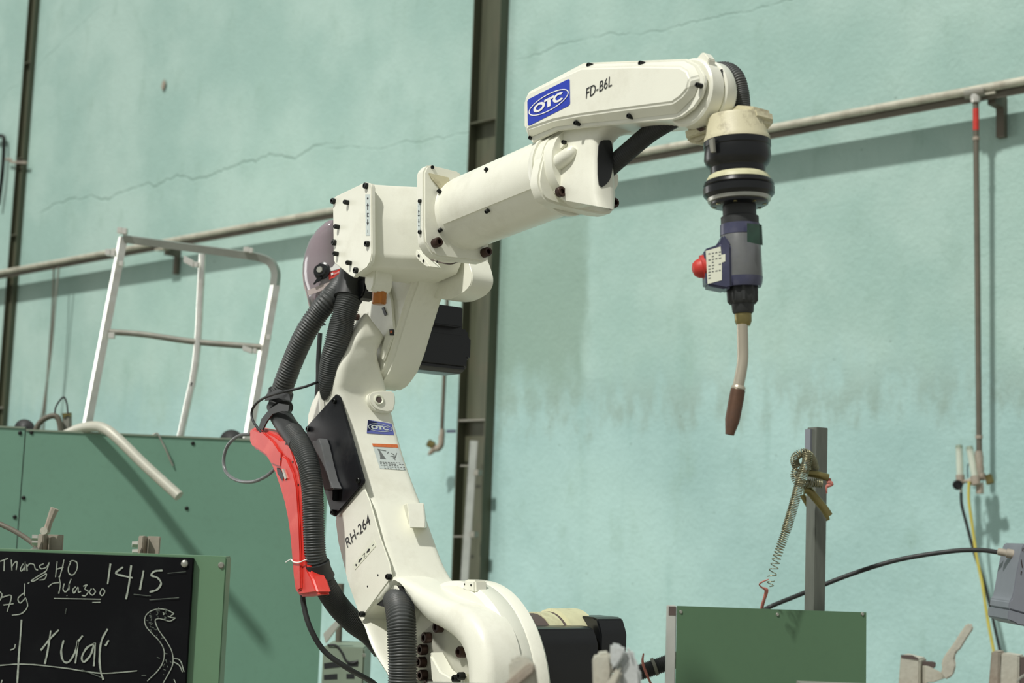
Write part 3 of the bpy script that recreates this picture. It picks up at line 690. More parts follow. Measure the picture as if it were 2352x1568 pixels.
# --- shoulder (joint 2)
dc = R(985, 1592, .05)                      # axis point of the shoulder drum
def ax(wv): return dc+N*(wv-.05)
prism('shoulder_yoke', [ax(-.05)-A*.2-Z*.05, ax(-.05)+A*.19-Z*.05, ax(-.05)+A*.17-Z*.36, ax(-.05)-A*.17-Z*.36], -N*.09, cream, rob, bev=.015)
lathe('shoulder_drum', [(0, .2), (.0, .218), (.012, .228), (.05, .229), (.054, .2265), (.058, .229), (.085, .229), (.094, .221), (.095, .05)], ax(.0), -N, cream, rob, 72)
prism('label_boss', [R(x, y, -.0) for x, y in ((1061, 1358), (1063, 1335), (1068, 1330), (1090, 1331), (1091, 1362))], -N*.032, cream, rob, bev=.004)
for x, y in ((1067, 1341), (1082, 1343)): lathe('rivet', [(0, .0018), (.001, .0018)], R(x, y, .0005), N, boltm, rob, 8)
# --- lower arm
Ldata = [(838, 719, .02, 846, 721, .03), (829, 736, .035, 862, 737, .045), (817, 771, .05, 886, 768, .06), (800, 801, .065, 884, 783, .07), (784, 838, .08, 872, 812, .08),
         (778, 880, .08, 884, 860, .10), (779, 906, .075, 893, 893, .11), (797, 975, .06, 909, 960, .13), (817, 1045, .058, 931, 1040, .13), (836, 1115, .058, 955, 1108, .13),
         (856, 1175, .058, 980, 1172, .13), (876, 1240, .058, 1003, 1236, .12), (893, 1300, .058, 1026, 1296, .09), (908, 1335, .058, 1050, 1340, .03), (948, 1362, .05, 1078, 1362, .02), (1000, 1398, .03, 1105, 1400, .02)]
rings = []; Ledge = []
for i, (lx, ly, wl, rx, ry, tk) in enumerate(Ldata):
    L_ = R(lx, ly, wl); Ledge.append(L_)
    R_ = onpl(rx, ry, L_, (A*.9-Z*.0).normalized())
    Ld = None
    rings.append((L_, R_, tk))
full = []
for i, (L_, R_, tk) in enumerate(rings):
    t0 = rings[max(i-1, 0)][0]; t1_ = rings[min(i+1, len(rings)-1)][0]
    dn = (t0-t1_); dn = (dn-N*dn.dot(N)).normalized()          # up the arm
    back = -(A-dn*A.dot(dn)).normalized()
    cs = [L_, R_, R_+back*tk, L_+back*tk]
    full.append(rrect(cs, .022, 5))
fr = []
for i in range(len(full)-1):
    for j in range(3):
        tt = j/3; g = lambda k: full[max(0, min(len(full)-1, k))]
        pts = []
        for k in range(len(full[0])):
            p0_, p1_, p2_, p3_ = g(i-1)[k], g(i)[k], g(i+1)[k], g(i+2)[k]
            if i == 0: p0_ = p1_*2-p2_
            pts.append(.5*((2*p1_)+(p2_-p0_)*tt+(2*p0_-5*p1_+4*p2_-p3_)*tt*tt+(3*p1_-p0_-3*p2_+p3_)*tt**3))
        fr.append(pts)
fr.append(full[-1])
loft('lower_arm', fr, cream, rob, ang=60)
# front face plane of the lower arm (between rings 6 and 12)
Lm = rings[8][0]; FA = (rings[8][1]-rings[8][0]).normalized(); FB = (rings[11][0]-rings[7][0]).normalized(); FN = FA.cross(FB).normalized()
if FN.dot(CAM-Lm) < 0: FN = -FN
# left side mass of the arm (side face in plane N)
sd = [(760, 905), (779, 975), (818, 1115), (856, 1240), (880, 1322), (838, 1412), (820, 1407), (797, 1336), (775, 1247), (768, 1190), (735, 1100), (706, 990)]
rprism('lower_arm_side', sd, .062, -.045, cream, rob, bev=.008)
rprism('side_cover', [(770, 1194), (833, 1112), (849, 1150), (872, 1232), (893, 1290), (899, 1325), (836, 1411), (822, 1404), (798, 1334), (777, 1247)], .067, .063, cream, rob, bev=.0015)
rprism('black_cover_plate', [(772, 903), (779, 912), (834, 1102), (833, 1110), (767, 1186), (762, 1183), (702, 988), (703, 980)], .075, .068, blackp, rob, bev=.0015)
for x, y in ((770, 921), (709, 985), (825, 1103), (766, 1176)): bolt('screw', R(x, y, .076), N, .0065, .006, boltm, rob)
for x, y in ((895, 1324), (834, 1410)): bolt('screw', R(x, y, .068), N, .0065, .008, boltm, rob)
for x, y in ((868, 1320), (844, 1346)): lathe('small_hole', [(0, .002), (.0006, .002)], R(x, y, .0675), N, ink, rob, 8)
# far fork web seen left of the arm
rprism('rear_fork', [(750, 872), (728, 892), (713, 920), (704, 950), (702, 984), (712, 1010), (800, 1010), (800, 880)], .03, -.03, cream, rob, bev=.01)
# bottom fork lip round the joint opening
outer = [(820, 1405), (834, 1436), (850, 1482), (868, 1518), (887, 1547), (905, 1590), (930, 1660), (990, 1700), (1060, 1690), (1108, 1640), (1120, 1568), (1116, 1500), (1098, 1440), (1060, 1395), (1010, 1375), (960, 1350), (900, 1322), (860, 1370)]
inner = [(838, 1412), (846, 1440), (862, 1482), (880, 1515), (898, 1545), (918, 1585), (945, 1635), (990, 1665), (1040, 1655), (1064, 1615), (1068, 1568), (1064, 1520), (1048, 1478), (1015, 1448), (975, 1425), (945, 1390), (915, 1338), (880, 1372)]
def ringprism(name, O, I_, wf, wb, m, parent, dome=.012):
    O = cr2(O, 3, True); I_ = cr2(I_, 3, True); n = len(O); bm = bmesh.new(); loops = []
    def lp(k, w_):
        pts = []
        for (ox, oy), (ix, iy) in zip(O, I_):
            a_ = R(ox, oy, wf); b_ = R(ix, iy, wf); pts.append(bm.verts.new(a_.lerp(b_, k)+N*(w_-wf)))
        return pts
    for k, w_ in ((0, wb), (0, wf-.02), (.06, wf-.008), (.2, wf), (.55, wf+.003), (.85, wf-.002), (.97, wf-.01), (1, wf-.02), (1, wb)): loops.append(lp(k, w_))
    loops.append(loops[0])
    for a_, b_ in zip(loops, loops[1:]):
        for i in range(n): bm.faces.new((a_[i], a_[(i+1) % n], b_[(i+1) % n], b_[i]))
    return finish(name, bm, m, parent, ang=60)
ringprism('joint_fork', outer, inner, .062, -.02, cream, rob)
rprism('joint_floor', [(845, 1400), (885, 1360), (950, 1370), (1080, 1470), (1120, 1560), (1100, 1690), (960, 1690), (900, 1560)], -.0, -.03, cream, rob, bev=.004)
prism('floor_rib', [R(x, y, .035) for x, y in ((985, 1495), (1010, 1540), (1045, 1560), (1068, 1545), (1068, 1600), (1010, 1620), (990, 1560))], -N*.036, cream, rob, bev=.004)
rprism('floor_web', [(846, 1436), (890, 1470), (895, 1540), (875, 1500)], .03, .0, cream, rob, bev=.004)
rprism('joint_shade_plate', [(862, 1388), (898, 1340), (922, 1346), (946, 1388), (948, 1402), (930, 1396), (885, 1394)], .056, .05, ink, rob)  # flat black plate; its colour stands in for shade inside the joint cavity
for x, y in ((1010, 1440), (983, 1464), (974, 1491), (971, 1520), (974, 1550), (987, 1573), (1063, 1497)): bolt('joint_bolt', R(x, y, .004), N, .0118, .012, boltr, rob)
for x, y in ((1050, 1558), (1062, 1552)): bolt('joint_bolt', R(x, y, .04), N, .008, .01, boltm, rob)
# lifting lug
lug = [(850, 903), (847, 912), (849, 922), (858, 936), (874, 944), (904, 944), (908, 905), (895, 897), (865, 897)]
LH = hitter([bpy.data.objects['lower_arm']])(862, 935); FN2 = LH[1]; LP = LH[0]+FN2*.014
prism('lifting_lug', [onpl(x, y, LP, FN2) for x, y in cr2(lug, 2, True)], -FN2*.035, cream, rob, bev=.003)
q = onpl(870, 918, LP+FN2*.0005, FN2)
lathe('lug_ring', [(0, .013), (.002, .013), (.003, .010), (.001, .008)], q, FN2, stick, rob, 20)
lathe('lug_hole', [(.0005, .0075), (.0012, .0075)], q, FN2, brownp, rob, 16)
# step block on the arm front
blk = [onpl(x, y, Lm+FN*.0, FN) for x, y in ((925, 1158), (948, 1210), (982, 1213), (972, 1156))]
tp = [onpl(x, y, Lm+FN*.03, FN) for x, y in ((935, 1155), (940, 1212), (977, 1213), (974, 1154))]
bm = bmesh.new(); a_ = [bm.verts.new(p) for p in blk]; b_ = [bm.verts.new(p) for p in tp]; bm.faces.new(a_[::-1]); bm.faces.new(b_)
for i in range(4): bm.faces.new((a_[i], a_[(i+1) % 4], b_[(i+1) % 4], b_[i]))
finish('step_block', bm, cream, rob, bev=.002)
# stickers on the lower arm front
LA = hitter([bpy.data.objects['lower_arm']])
otc([(842, 995), (905, 999), (899, 973), (845, 964)], Lm, FN, .0035, bluef, rob, .05, LA)
fz = drape('badge_stain', gridq([(843, 990), (856, 986), (867, 971), (845, 964.5)], 4), LA, blued, rob, .0006)
H_ = lambda pts: [(820+x/9.22, 930+y/9.22) for x, y in pts]
st = drape('warning_sticker', gridq(H_([(480, 1345), (1030, 1385), (850, 840), (315, 820)])), LA, stickg, rob)
drape('warning_band', gridq(H_([(335, 885), (870, 910), (850, 840), (315, 820)]), 4), LA, orange, st, .0006)
drape('warning_pictogram', [H_(p) for p in ([(425, 930), (455, 945), (480, 965), (610, 1150), (485, 1145), (485, 1090), (470, 1020)], [(440, 935), (610, 970), (608, 980), (450, 955)], [(655, 990), (665, 1005), (640, 1035), (630, 1025)],
   [(835, 1015), (840, 1020), (815, 1110), (795, 1140), (770, 1135), (790, 1100)], [(715, 1025), (725, 1020), (790, 1060), (785, 1075)], [(695, 1095), (725, 1075), (790, 1100), (780, 1112), (725, 1088)], [(740, 1115), (810, 1160), (800, 1170)])], LA, inkg, st, .0006)
tl = []
for r_ in range(5):
    for k in range(9):
        if random.random() < .82:
            x = 470+r_*12+k*57+random.uniform(0, 8); y = 1205+r_*33+k*2.5; wv = random.uniform(25, 50)
            tl.append(H_([(x, y), (x+wv, y+2), (x+wv+2, y+12), (x+2, y+10)]))
drape('small_print', tl, LA, inkg, st, .0006)
# side cover print
SP = B+N*.067
G2 = lambda x, y: (640+x/3.564, 1140+y/3.564)
lettering('lettering', 'RH-264', [G2(562, 420), G2(752, 222), G2(735, 140), G2(543, 345)], SP, N, .0012, ink, rob)
st = sheet('axis_sticker', [[G2(608, 560), G2(780, 352), G2(797, 402), G2(625, 600)]], SP, N, .0008, stick, rob)
def quadmap(q, polys): return [[bil(q, u, v) for u, v in p] for p in polys]
qq = [G2(625, 600), G2(797, 402), G2(780, 352), G2(608, 560)]
arr = [[(.07, .45), (.13, .45), (.13, .55), (.07, .55)], [(.085, .3), (.115, .3), (.115, .7), (.085, .7)], [(.2, .5), (.28, .8), (.28, .62), (.38, .62), (.38, .38), (.28, .38), (.28, .2)],
       [(.76, .5), (.68, .8), (.68, .62), (.6, .62), (.6, .38), (.68, .38), (.68, .2)], [(.86, .46), (.93, .46), (.93, .54), (.86, .54)]]
def stroke_digit(pts, w_): return ribbon_polys([pts], w_)
two = stroke_digit([(.44, .72), (.49, .8), (.53, .7), (.45, .25), (.55, .25)], .025)
sheet('axis_arrows', quadmap(qq, arr+two), SP, N, .0012, ink, st, .0002)
# bracket on black cover
br = [(716, 1012), (725, 1012), (731, 1005), (737, 1020), (748, 1068), (756, 1100), (766, 1122), (744, 1126), (738, 1095)]
rprism('hose_bracket', br, .1, .076, greyb, rob, bev=.002)
rprism('hose_bracket', [(744, 1124), (765, 1122), (764, 1150), (752, 1150)], .09, .076, black, rob, bev=.002)
# --- drum prints / dark mark
dm = lambda x, y: R(x, y, -.02)
# --- motors behind the shoulder
def fbox(name, px, py, w1, w2, ds, dz, m, par, bev=.006):      # corner at pixel on plane w1; extends ds along A (back), dz down, to w2
    c = R(px, py, w1); return prism(name, [c, c-A*ds, c-A*ds-Z*dz, c-Z*dz], N*(w2-w1), m, par, bev=bev)
mc = R(1222, 1500, -.25)
lathe('motor_flange', [(0, .09), (.05, .09), (.052, .097), (.12, .097), (.13, .085), (.14, .07)], mc, -N, creamw, rob, 40)
lathe('motor_band', [(-.03, .085), (.045, .0905)], mc, -N, brownp, rob, 40)
c = R(1375, 1486, -.35)
prof = [(0, -.006), (-.012, 0), (-.03, -.0), (-.04, .008), (-.16, .008), (-.16, -.0)]
def motorbox(corner, ln, dp, ht, name='servo_motor'):
    """ribbed square motor, long axis along -N, corner = top near front edge at the far end"""
    bm = bmesh.new()
    prof = [(0., -.022), (-.010, -.004), (-.026, 0.), (-.10, 0.), (-.11, -.022), (-.11, -ht+.02), (-.10, -ht), (-.01, -ht), (0., -ht+.012), (.006, -ht+.03), (.006, -.036)]
    k = dp/.11
    f = [corner+A*(x*k)+Z*z for x, z in prof]; add_prism(bm, f, N*ln); o_ = finish(name, bm, black, rob, bev=.003); return o_
motorbox(R(1372, 1440, -.33), .2, .12, .2)
motorbox(R(1438, 1418, -.42), .075, .1, .12)
tube('motor_cable', [R(1365, 1450, -.36), R(1382, 1466, -.38), R(1391, 1495, -.39), R(1388, 1540, -.39)], .008, greyb, rob, 10)
# --- elbow housing (joint 3)
plate = [(764, 460), (769, 451), (838, 418), (851, 421), (853, 430), (854, 580), (851, 600), (843, 614), (829, 624), (812, 637), (804, 633), (769, 605), (766, 598)]
rprism('elbow_end_cover', plate, .115, .104, cream, rob, bev=.002)
# housing: front outline + diagonal front surface reaching the forearm flange
def ppt(px, py, wv): return R(px, py, wv)
P1 = [R(768, 456, .104), R(842, 420, .104), R(854, 425, .104), R(855, 585, .104), R(846, 612, .104), R(812, 634, .104), R(772, 603, .104)]
hb = []
topz = R(851, 421, .104).z
f = R(854, 424, .104); s_ = f.dot(A)
e1 = R(965, 428, .01)
e2 = R(968, 560, .02)
bm = bmesh.new()
o_out = [R(768, 456, .104), R(848, 420, .104), R(851, 590, .104), R(815, 633, .104), R(770, 602, .104)]
# loft of outline from the cover plane to the centre plane, the front side swinging towards the flange
def hring(wv, k):
    c0 = [R(768, 456, .104), R(848, 421, .104), R(854, 500, .104), R(853, 585, .104), R(843, 612, .104), R(815, 634, .104), R(792, 618, .104), R(770, 602, .104)]
    out = []
    for i, p in enumerate(c0):
        q_ = p+N*(wv-.104)
        if i in (1, 2, 3, 4): q_ += A*k
        out.append(q_)
    return rrect(out, .006, 2)
loft('elbow_housing', [hring(.104, 0), hring(.085, .008), hring(.05, .026), hring(.01, .052), hring(-.05, .075), hring(-.09, .07)], cream, rob, ang=30)
for x, y in ((767, 462), (842, 427), (769, 557), (845, 560), (819, 621)): bolt('cover_screw', R(x, y, .116), N, .007, .007, boltm, rob)
for x, y in ((799, 465), (777, 521), (775, 583), (805, 604)): bolt('cover_screw', R(x, y, .116), N, .0055, .011, boltm, rob)
st = sheet('axis_sticker', [[(839, 446), (849, 446), (849, 541), (840, 541)]], B+N*.115, N, .0006, stickg, rob)
qv = [(840, 541), (840, 446), (849, 446), (849, 541)]
qv = [(840, 446), (840, 541), (849, 541), (849, 446)]
thr = ribbon_polys([[(.46, .75), (.46, .3), (.5, .3), (.5, .6)], [(.5, .3), (.54, .3), (.54, .75)]], .02)
sheet('axis_arrows', quadmap(qv, arr+thr), B+N*.115, N, .001, ink, st, .0002)
# housing underside and lobe that carries the status lamp
rprism('housing_lobe', [(850, 575), (858, 582), (860, 600), (860, 632), (858, 655), (852, 670), (841, 668), (836, 650), (838, 628), (848, 608)], .08, .03, cream, rob, bev=.004)
lathe('status_lamp', [(0, .0165), (.028, .0165), (.031, .014)], R(872, 668, .05), -Z, amber, rob, 20)
lathe('lamp_seat', [(-.004, .0175), (.002, .0175)], R(872, 668, .05), -Z, cream, rob, 20)
# upper arm link going down behind the lower arm
link = [(846, 560), (930, 540), (960, 600), (952, 650), (936, 692), (918, 752), (900, 813), (885, 852), (866, 880), (845, 893), (825, 885), (806, 850), (800, 780), (803, 740), (812, 690), (836, 655)]
rprism('elbow_link', link, -.035, -.13, cream, rob, bev=.012, seg=3)
rprism('link_rib', [(858, 640), (885, 640), (900, 690), (905, 760), (880, 830), (870, 820), (888, 755), (880, 700)], -.028, -.035, cream, rob, bev=.003)
rprism('link_slot', [(894, 756), (902, 756), (903, 770), (895, 770)], -.0265, -.03, ink, rob); rprism('slot_label', [(896, 759), (901, 759), (901, 765), (896, 765)], -.0262, -.028, orange, rob)
rprism('slot_label', [(876, 707), (881, 705), (888, 722), (883, 725)], -.026, -.03, ink, rob)
for x, y in ((821, 728), (817, 772), (800, 806)): bolt('link_bolt', R(x, y, -.033), N, .0085, .014, boltr, rob)
# recess plate with two holes on housing front
prism('port_plate', [R(x, y, .03) for x, y in cr2([(955, 577), (960, 575), (985, 608), (984, 612), (976, 610), (957, 592)], 3, True)], -N*.03, cream, rob, bev=.002)
for x, y in ((962, 587), (973, 599), (1005, 601)): lathe('port_hole', [(0, .003), (.0015, .003)], R(x, y, .031 if x < 1000 else .013), N, boltm, rob, 10)
tube('seam_wire', [R(983, 592, .015), R(1002, 600, .013), R(1034, 606, .01), R(1060, 600, -.03), R(1100, 603, -.06)], .0015, brownp, rob, 6)
# wrist-drive motor cover right of the elbow
rprism('motor_cover', cr2([(1014, 612), (1040, 596), (1116, 592), (1122, 600), (1131, 625), (1134, 645), (1129, 664), (1110, 682), (1070, 694), (1012, 676)], 3, True), -.16, -.10, cream, rob, bev=.01, seg=3)
# black elbow motor
def mb(p1, p2): pass
c1 = R(1078, 757, -.3); 
bm = bmesh.new(); dz = 90*mpp(c1)
add_prism(bm, [c1, c1-A*.10, c1-A*.10-Z*(dz+.012), c1-A*.02-Z*(dz+.012), c1-Z*dz], N*.20); finish('elbow_motor', bm, black, rob, bev=.006)
c2_ = R(1064, 738, -.28); prism('elbow_motor_rib', [c2_, c2_-A*.09, c2_-A*.09-Z*.04, c2_-Z*.04], N*.18, black, rob, bev=.004)
c3 = R(1064, 706, -.26); prism('elbow_motor_neck', [c3, c3-A*.07, c3-A*.07-Z*.05, c3-Z*.05+A*.0], N*.12, black, rob, bev=.003)
c4 = R(1084, 775, -.31); prism('elbow_motor_cap', [c4, c4-A*.08, c4-A*.08-Z*.055, c4-Z*.055], N*.06, black, rob, bev=.005)

# --- forearm
fa, fb = R(1062, 495, .0), R(1325, 388, .0)
fd = (fb-fa).normalized(); fs = (N-fd*N.dot(fd)).normalized(); fu = fs.cross(fd).normalized()
if fu.z < 0: fu = -fu
rfo = .0775
def ringpt(o_, ang, r_): return o_+(fs*math.cos(ang)+fu*math.sin(ang))*r_
lathe('forearm_tube', [(-.03, rfo*1.12), (-.014, rfo*1.1), (-.008, rfo*1.03), (0, rfo), (.2, rfo*1.0), ((fb-fa).length, rfo*1.0)], fa+fd*.02, fd, cream, rob, 64)
# half cover on its upper side: a shell seam proud of the tube
bm = bmesh.new(); n = 22; L0, L1 = .03, (fb-fa).length-.01; rg = []
for L_ in (L0, L1):
    rg.append([ringpt(fa+fd*L_, math.radians(-28+170*k/n), rfo+.003) for k in range(n+1)]+[ringpt(fa+fd*L_, math.radians(142-170*k/n), rfo-.002) for k in range(n+1)])
VV = [[bm.verts.new(p) for p in r] for r in rg]; k2 = len(VV[0])
for i in range(k2): bm.faces.new((VV[0][i], VV[0][(i+1) % k2], VV[1][(i+1) % k2], VV[1][i]))
bm.faces.new(VV[0][::-1]); bm.faces.new(VV[1]); finish('forearm_cover', bm, cream, rob)
for px, py in ((1010, 440), (1012, 528), (1120, 484), (1238, 434), (1119, 391)):
    # nearest point on the tube surface hit by the ray
    best = None
    dd = ray(px, py).normalized(); oc = CAM-fa; a2 = dd-fd*dd.dot(fd); b2 = oc-fd*oc.dot(fd)
    qa = a2.dot(a2); qb = 2*a2.dot(b2); qc = b2.dot(b2)-(rfo+.003)**2; ds_ = qb*qb-4*qa*qc
    if ds_ > 0:
        p = CAM+dd*((-qb-math.sqrt(ds_))/(2*qa)); nn = (p-fa); nn = (nn-fd*nn.dot(fd)).normalized(); bolt('cover_screw', p, nn, .0045, .006, boltm, rob)
    else:
        tt = -qb/(2*qa); p = CAM+dd*tt; nn = (p-fa); nn = (nn-fd*nn.dot(fd)).normalized(); bolt('cover_screw', p-nn*.002, nn, .0045, .006, boltm, rob)
# rear flange
FP = fa+fd*.012
flg = [(973, 395), (979, 382), (987, 377), (1056, 394), (1062, 402), (1064, 440), (1105, 520), (1124, 560), (1125, 592), (1112, 602), (1006, 590), (990, 580), (976, 556), (973, 520)]
prism('elbow_flange', [onpl(x, y, FP, fd) for x, y in flg], -fd*.03, cream, rob, bev=.004)
FLH = hitter([bpy.data.objects['elbow_flange']])
prism('flange_pocket_shade', [onpl(x, y, FP+fd*.003, fd) for x, y in ((986, 397), (1032, 408), (1028, 436), (1012, 434), (990, 408))], -fd*.003, creamd, rob)  # flat sheet in darker paint; the pocket's shade is in its colour
drape('axis_sticker', [[(960, 528), (966, 528), (966, 466), (960, 466)]], FLH, stickg, rob)
drape('axis_arrows', quadmap([(966, 524), (966, 468), (960, 468), (960, 524)], arr+ribbon_polys([[(.53, .15), (.53, .85), (.46, .38), (.56, .38)]], .02)), FLH, ink, rob, .0004)
for yy in (462, 533):
    q = FLH(966, yy)
    if q: bolt('cover_screw', q[0], q[1], .0045, .004, boltm, rob)
for x, y in ((1001, 558), (1114, 580)): bolt('flange_bolt', onpl(x, y, FP+fd*.004, fd), fd, .0105, .014, boltr, rob)
bolt('flange_bolt', onpl(993, 384, FP+fd*.001, fd), fd, .004, .002, boltm, rob)
# front flange
FQ = fb-fd*.004
ff = [(1236, 395), (1250, 385), (1263, 440), (1300, 420), (1400, 420), (1413, 440), (1412, 478), (1398, 490), (1375, 490), (1330, 482), (1262, 458), (1240, 430)]
prism('wrist_flange', [onpl(x, y, FQ, fd) for x, y in cr2([(1238, 400), (1268, 330), (1370, 350), (1412, 420), (1413, 476), (1392, 491), (1330, 480), (1262, 462), (1243, 440)], 3, True)], -fd*.03, cream, rob, bev=.004)
lathe('flange_collar', [(0, rfo*1.02), (.012, rfo*1.1), (.022, rfo*1.1)], fb-fd*.055, fd, cream, rob, 48)
bolt('flange_bolt', onpl(1404, 468, FQ+fd*.004, fd), fd, .0105, .014, boltr, rob)
bolt('flange_bolt', R(1286, 441, .064), fd, .0105, .008, boltr, rob)
# neck casting carrying the wrist housing: loft from the flange up to the cover
def nk(pts, wf, wb, rd=.02):
    L_, R_ = pts; a_ = R(*L_, wf); b_ = R(*R_, wf); return rrect([a_, b_, b_+N*(wb-wf), a_+N*(wb-wf)], rd, 4)
loft('wrist_neck', [nk(((1216, 300), (1400, 285)), .045, -.03), nk(((1222, 325), (1378, 300)), .048, -.01), nk(((1236, 345), (1370, 318)), .05, .0), nk(((1246, 375), (1366, 360)), .052, .0),
                    nk(((1255, 405), (1366, 400)), .056, .0), nk(((1262, 440), (1366, 442)), .058, .0), nk(((1285, 458), (1376, 474)), .055, .01)], cream, rob, ang=60)
tube('neck_bulge', [R(1250, 388, .052), R(1275, 378, .058), R(1306, 356, .056), R(1320, 340, .05)], [.012, .016, .015, .010], cream, rob, 16)
rprism('neck_plate', [(1243, 350), (1297, 322), (1300, 332), (1246, 378)], .0555, .05, cream, rob, bev=.002)
for x, y in ((1221, 317), (1297, 327), (1244, 351), (1247, 374)): bolt('cover_screw', R(x, y, .056 if x > 1230 else .062), N, .0042, .006, boltm, rob)
prism('neck_shade_sheet', [onpl(x, y, R(1368, 400, .05)+A*.006, A) for x, y in cr2([(1374, 335), (1392, 322), (1404, 330), (1406, 380), (1398, 415), (1375, 425)], 3, True)], A*.002, ink, rob)  # flat dark sheet painted as the shade inside the hollow neck
lathe('opening_ring', [(0, .03), (.006, .03), (.008, .022)], R(1388, 408, -.0), fd, cream, rob, 24)
# wrist housing beam
outl = [(1214, 211), (1340, 144), (1576, 135), (1602, 148), (1617, 172), (1619, 190), (1610, 222), (1592, 248), (1566, 268), (1545, 275), (1448, 283), (1335, 293), (1278, 300), (1221, 328), (1214, 306), (1204, 290), (1204, 235)]
rprism('wrist_housing', [(1222, 212), (1340, 150), (1576, 140), (1600, 155), (1612, 178), (1606, 222), (1588, 246), (1560, 268), (1448, 280), (1335, 290), (1278, 297), (1226, 322), (1218, 300)], .058, -.045, cream, rob, bev=.006)
rprism('cover_rim', outl, .064, .057, cream, rob, bev=.0015)
inn = [(1217, 211), (1335, 156), (1455, 152), (1561, 153), (1577, 163), (1583, 182), (1577, 205), (1563, 222), (1543, 236), (1436, 250), (1326, 265), (1270, 276), (1211, 296), (1208, 280), (1208, 226)]
mid = [(1214, 211), (1338, 147), (1455, 143), (1574, 139), (1598, 151), (1611, 174), (1610, 195), (1600, 222), (1560, 264), (1448, 277), (1335, 287), (1278, 294), (1216, 320), (1208, 300), (1206, 232)]
bm = bmesh.new(); l0 = [bm.verts.new(R(x, y, .062)) for x, y in mid]; l1 = [bm.verts.new(R(x, y, .0815)) for x, y in inn]; n = len(mid)
bm.faces.new(l1); bm.faces.new(l0[::-1])
for i in range(n): bm.faces.new((l0[i], l0[(i+1) % n], l1[(i+1) % n], l1[i]))
finish('wrist_side_cover', bm, cream, rob, bev=.0035, seg=3)
for x, y in ((1359, 151), (1478, 147), (1609, 197), (1451, 268), (1329, 284)):
    bolt('cover_screw', R(x, y, .066), N, .0046, .01, boltm, rob)
otc([(1212, 290), (1309, 241), (1308, 180), (1211, 229)], B+N*.0815, N, .0008, bluem, rob, .06)
lettering('lettering', 'FD-B6L', [(1345.5, 227), (1405, 197), (1406.5, 172), (1347, 202)], B+N*.0815, N, .001, ink, rob)
# wrist pivot discs, axis along N
wc = R(1562, 207, .07)
def wx(v): return wc+N*(v-.07)
lathe('wrist_disc', [(0, .056), (.003, .060), (.028, .0605), (.034, .056)], wx(.052), -N, cream, rob, 56)
lathe('wrist_disc', [(0, .060), (.003, .0625), (.022, .0625), (.03, .057)], wx(.02), -N, creamd if False else cream, rob, 56)
rprism('disc_tab', [(1590, 150), (1600, 133), (1611, 120), (1618, 121), (1628, 134), (1625, 160)], .047, .03, cream, rob, bev=.0015)
rprism('disc_label', [(1654, 160), (1658, 158), (1663, 200), (1661, 214), (1657, 212)], .0215, .0195, ink, rob)
# body of wrist that drops to joint 6
wb = [(1610, 235), (1660, 160), (1690, 190), (1699, 240), (1690, 290), (1660, 305), (1640, 300), (1600, 268)]
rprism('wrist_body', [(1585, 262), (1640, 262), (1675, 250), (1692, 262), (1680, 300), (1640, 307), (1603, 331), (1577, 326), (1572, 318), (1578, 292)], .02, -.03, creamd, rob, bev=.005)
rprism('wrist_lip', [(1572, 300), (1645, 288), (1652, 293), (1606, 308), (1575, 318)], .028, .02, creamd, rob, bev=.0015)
rprism('stain_gap', [(1598, 296), (1612, 293), (1622, 296), (1608, 302)], .029, .0275, boltr, rob)
corrugated('wrist_hose', [R(1640, 160, -.02), R(1672, 160, -.03), R(1693, 178, -.035), R(1703, 210, -.04), R(1707, 255, -.04)], .0135, .004, hosem, rob)
# joint 6 / torch stack, vertical lathe
tc = R(1693, 330, -.012); tt_ = R(1706, 700, -.012); TYN = V((0, 1, 0))
td = (onpl(1706, 700, tc, TYN)-tc).normalized(); kk = mpp(tc)
def tp_(y): return (y-330)*kk*1.0
def tl_(name, prof, m, seg=40, bump=None): return lathe(name, [(tp_(y), r_*kk) for y, r_ in prof], tc, td, m, rob, seg, bump)
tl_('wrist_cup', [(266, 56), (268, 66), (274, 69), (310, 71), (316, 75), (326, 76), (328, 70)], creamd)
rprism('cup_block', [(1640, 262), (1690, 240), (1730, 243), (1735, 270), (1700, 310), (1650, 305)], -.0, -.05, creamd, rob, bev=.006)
tl_('wrist_drum', [(324, 70), (327, 77), (340, 77), (342, 75), (368, 77), (380, 72), (388, 64), (412, 62), (416, 60)], black)
rprism('drum_tab', [(1628, 322), (1637, 316), (1639, 348), (1632, 350)], .055, .05, dsteel, rob)
tl_('tool_flange', [(402, 62), (405, 67), (412, 72), (420, 74)], creamw)
tl_('shock_sensor', [(418, 74), (422, 79), (429, 81), (432, 78.5), (435, 81.5), (450, 81), (458, 74)], black)
tl_('flange_ring', [(450, 72), (456, 73), (466, 71), (468, 66), (468, 50)], steel)
tl_('sensor_base', [(462, 66), (473, 66), (476, 60), (477, 30)], black)
for k in range(8):
    a_ = 2*math.pi*(k+.4)/8; d_, x_, y_ = frame_of(td); p = tc+td*tp_(472)+(x_*math.cos(a_)+y_*math.sin(a_))*57*kk
    lathe('flange_screw', [(0, 5*kk), (5*kk, 5*kk), (5*kk, 2*kk)], p, td, brass, rob, 8)
tl_('torch_neck', [(470, 38), (500, 38), (502, 43), (520, 43), (522, 41)], rubber)
tl_('torch_body', [(518, 41), (524, 45), (644, 47), (648, 46)], greyb)
tl_('torch_collar', [(520, 45.4), (545, 46.2)], navy)
tl_('torch_collar', [(642, 47.5), (656, 45.5), (664, 43)], navy)
rprism('torch_sticker', [(1716, 512), (1744, 515), (1746, 562), (1716, 555)], .006, .0, dgreen, rob)
tl_('knurled_nut', [(660, 33), (664, 36), (696, 35), (702, 30)], rubber, 40, lambda k: 1.0 if k % 4 < 2 else .9)
tl_('nut_sleeve', [(698, 26), (720, 24), (724, 21)], rubber, 24)
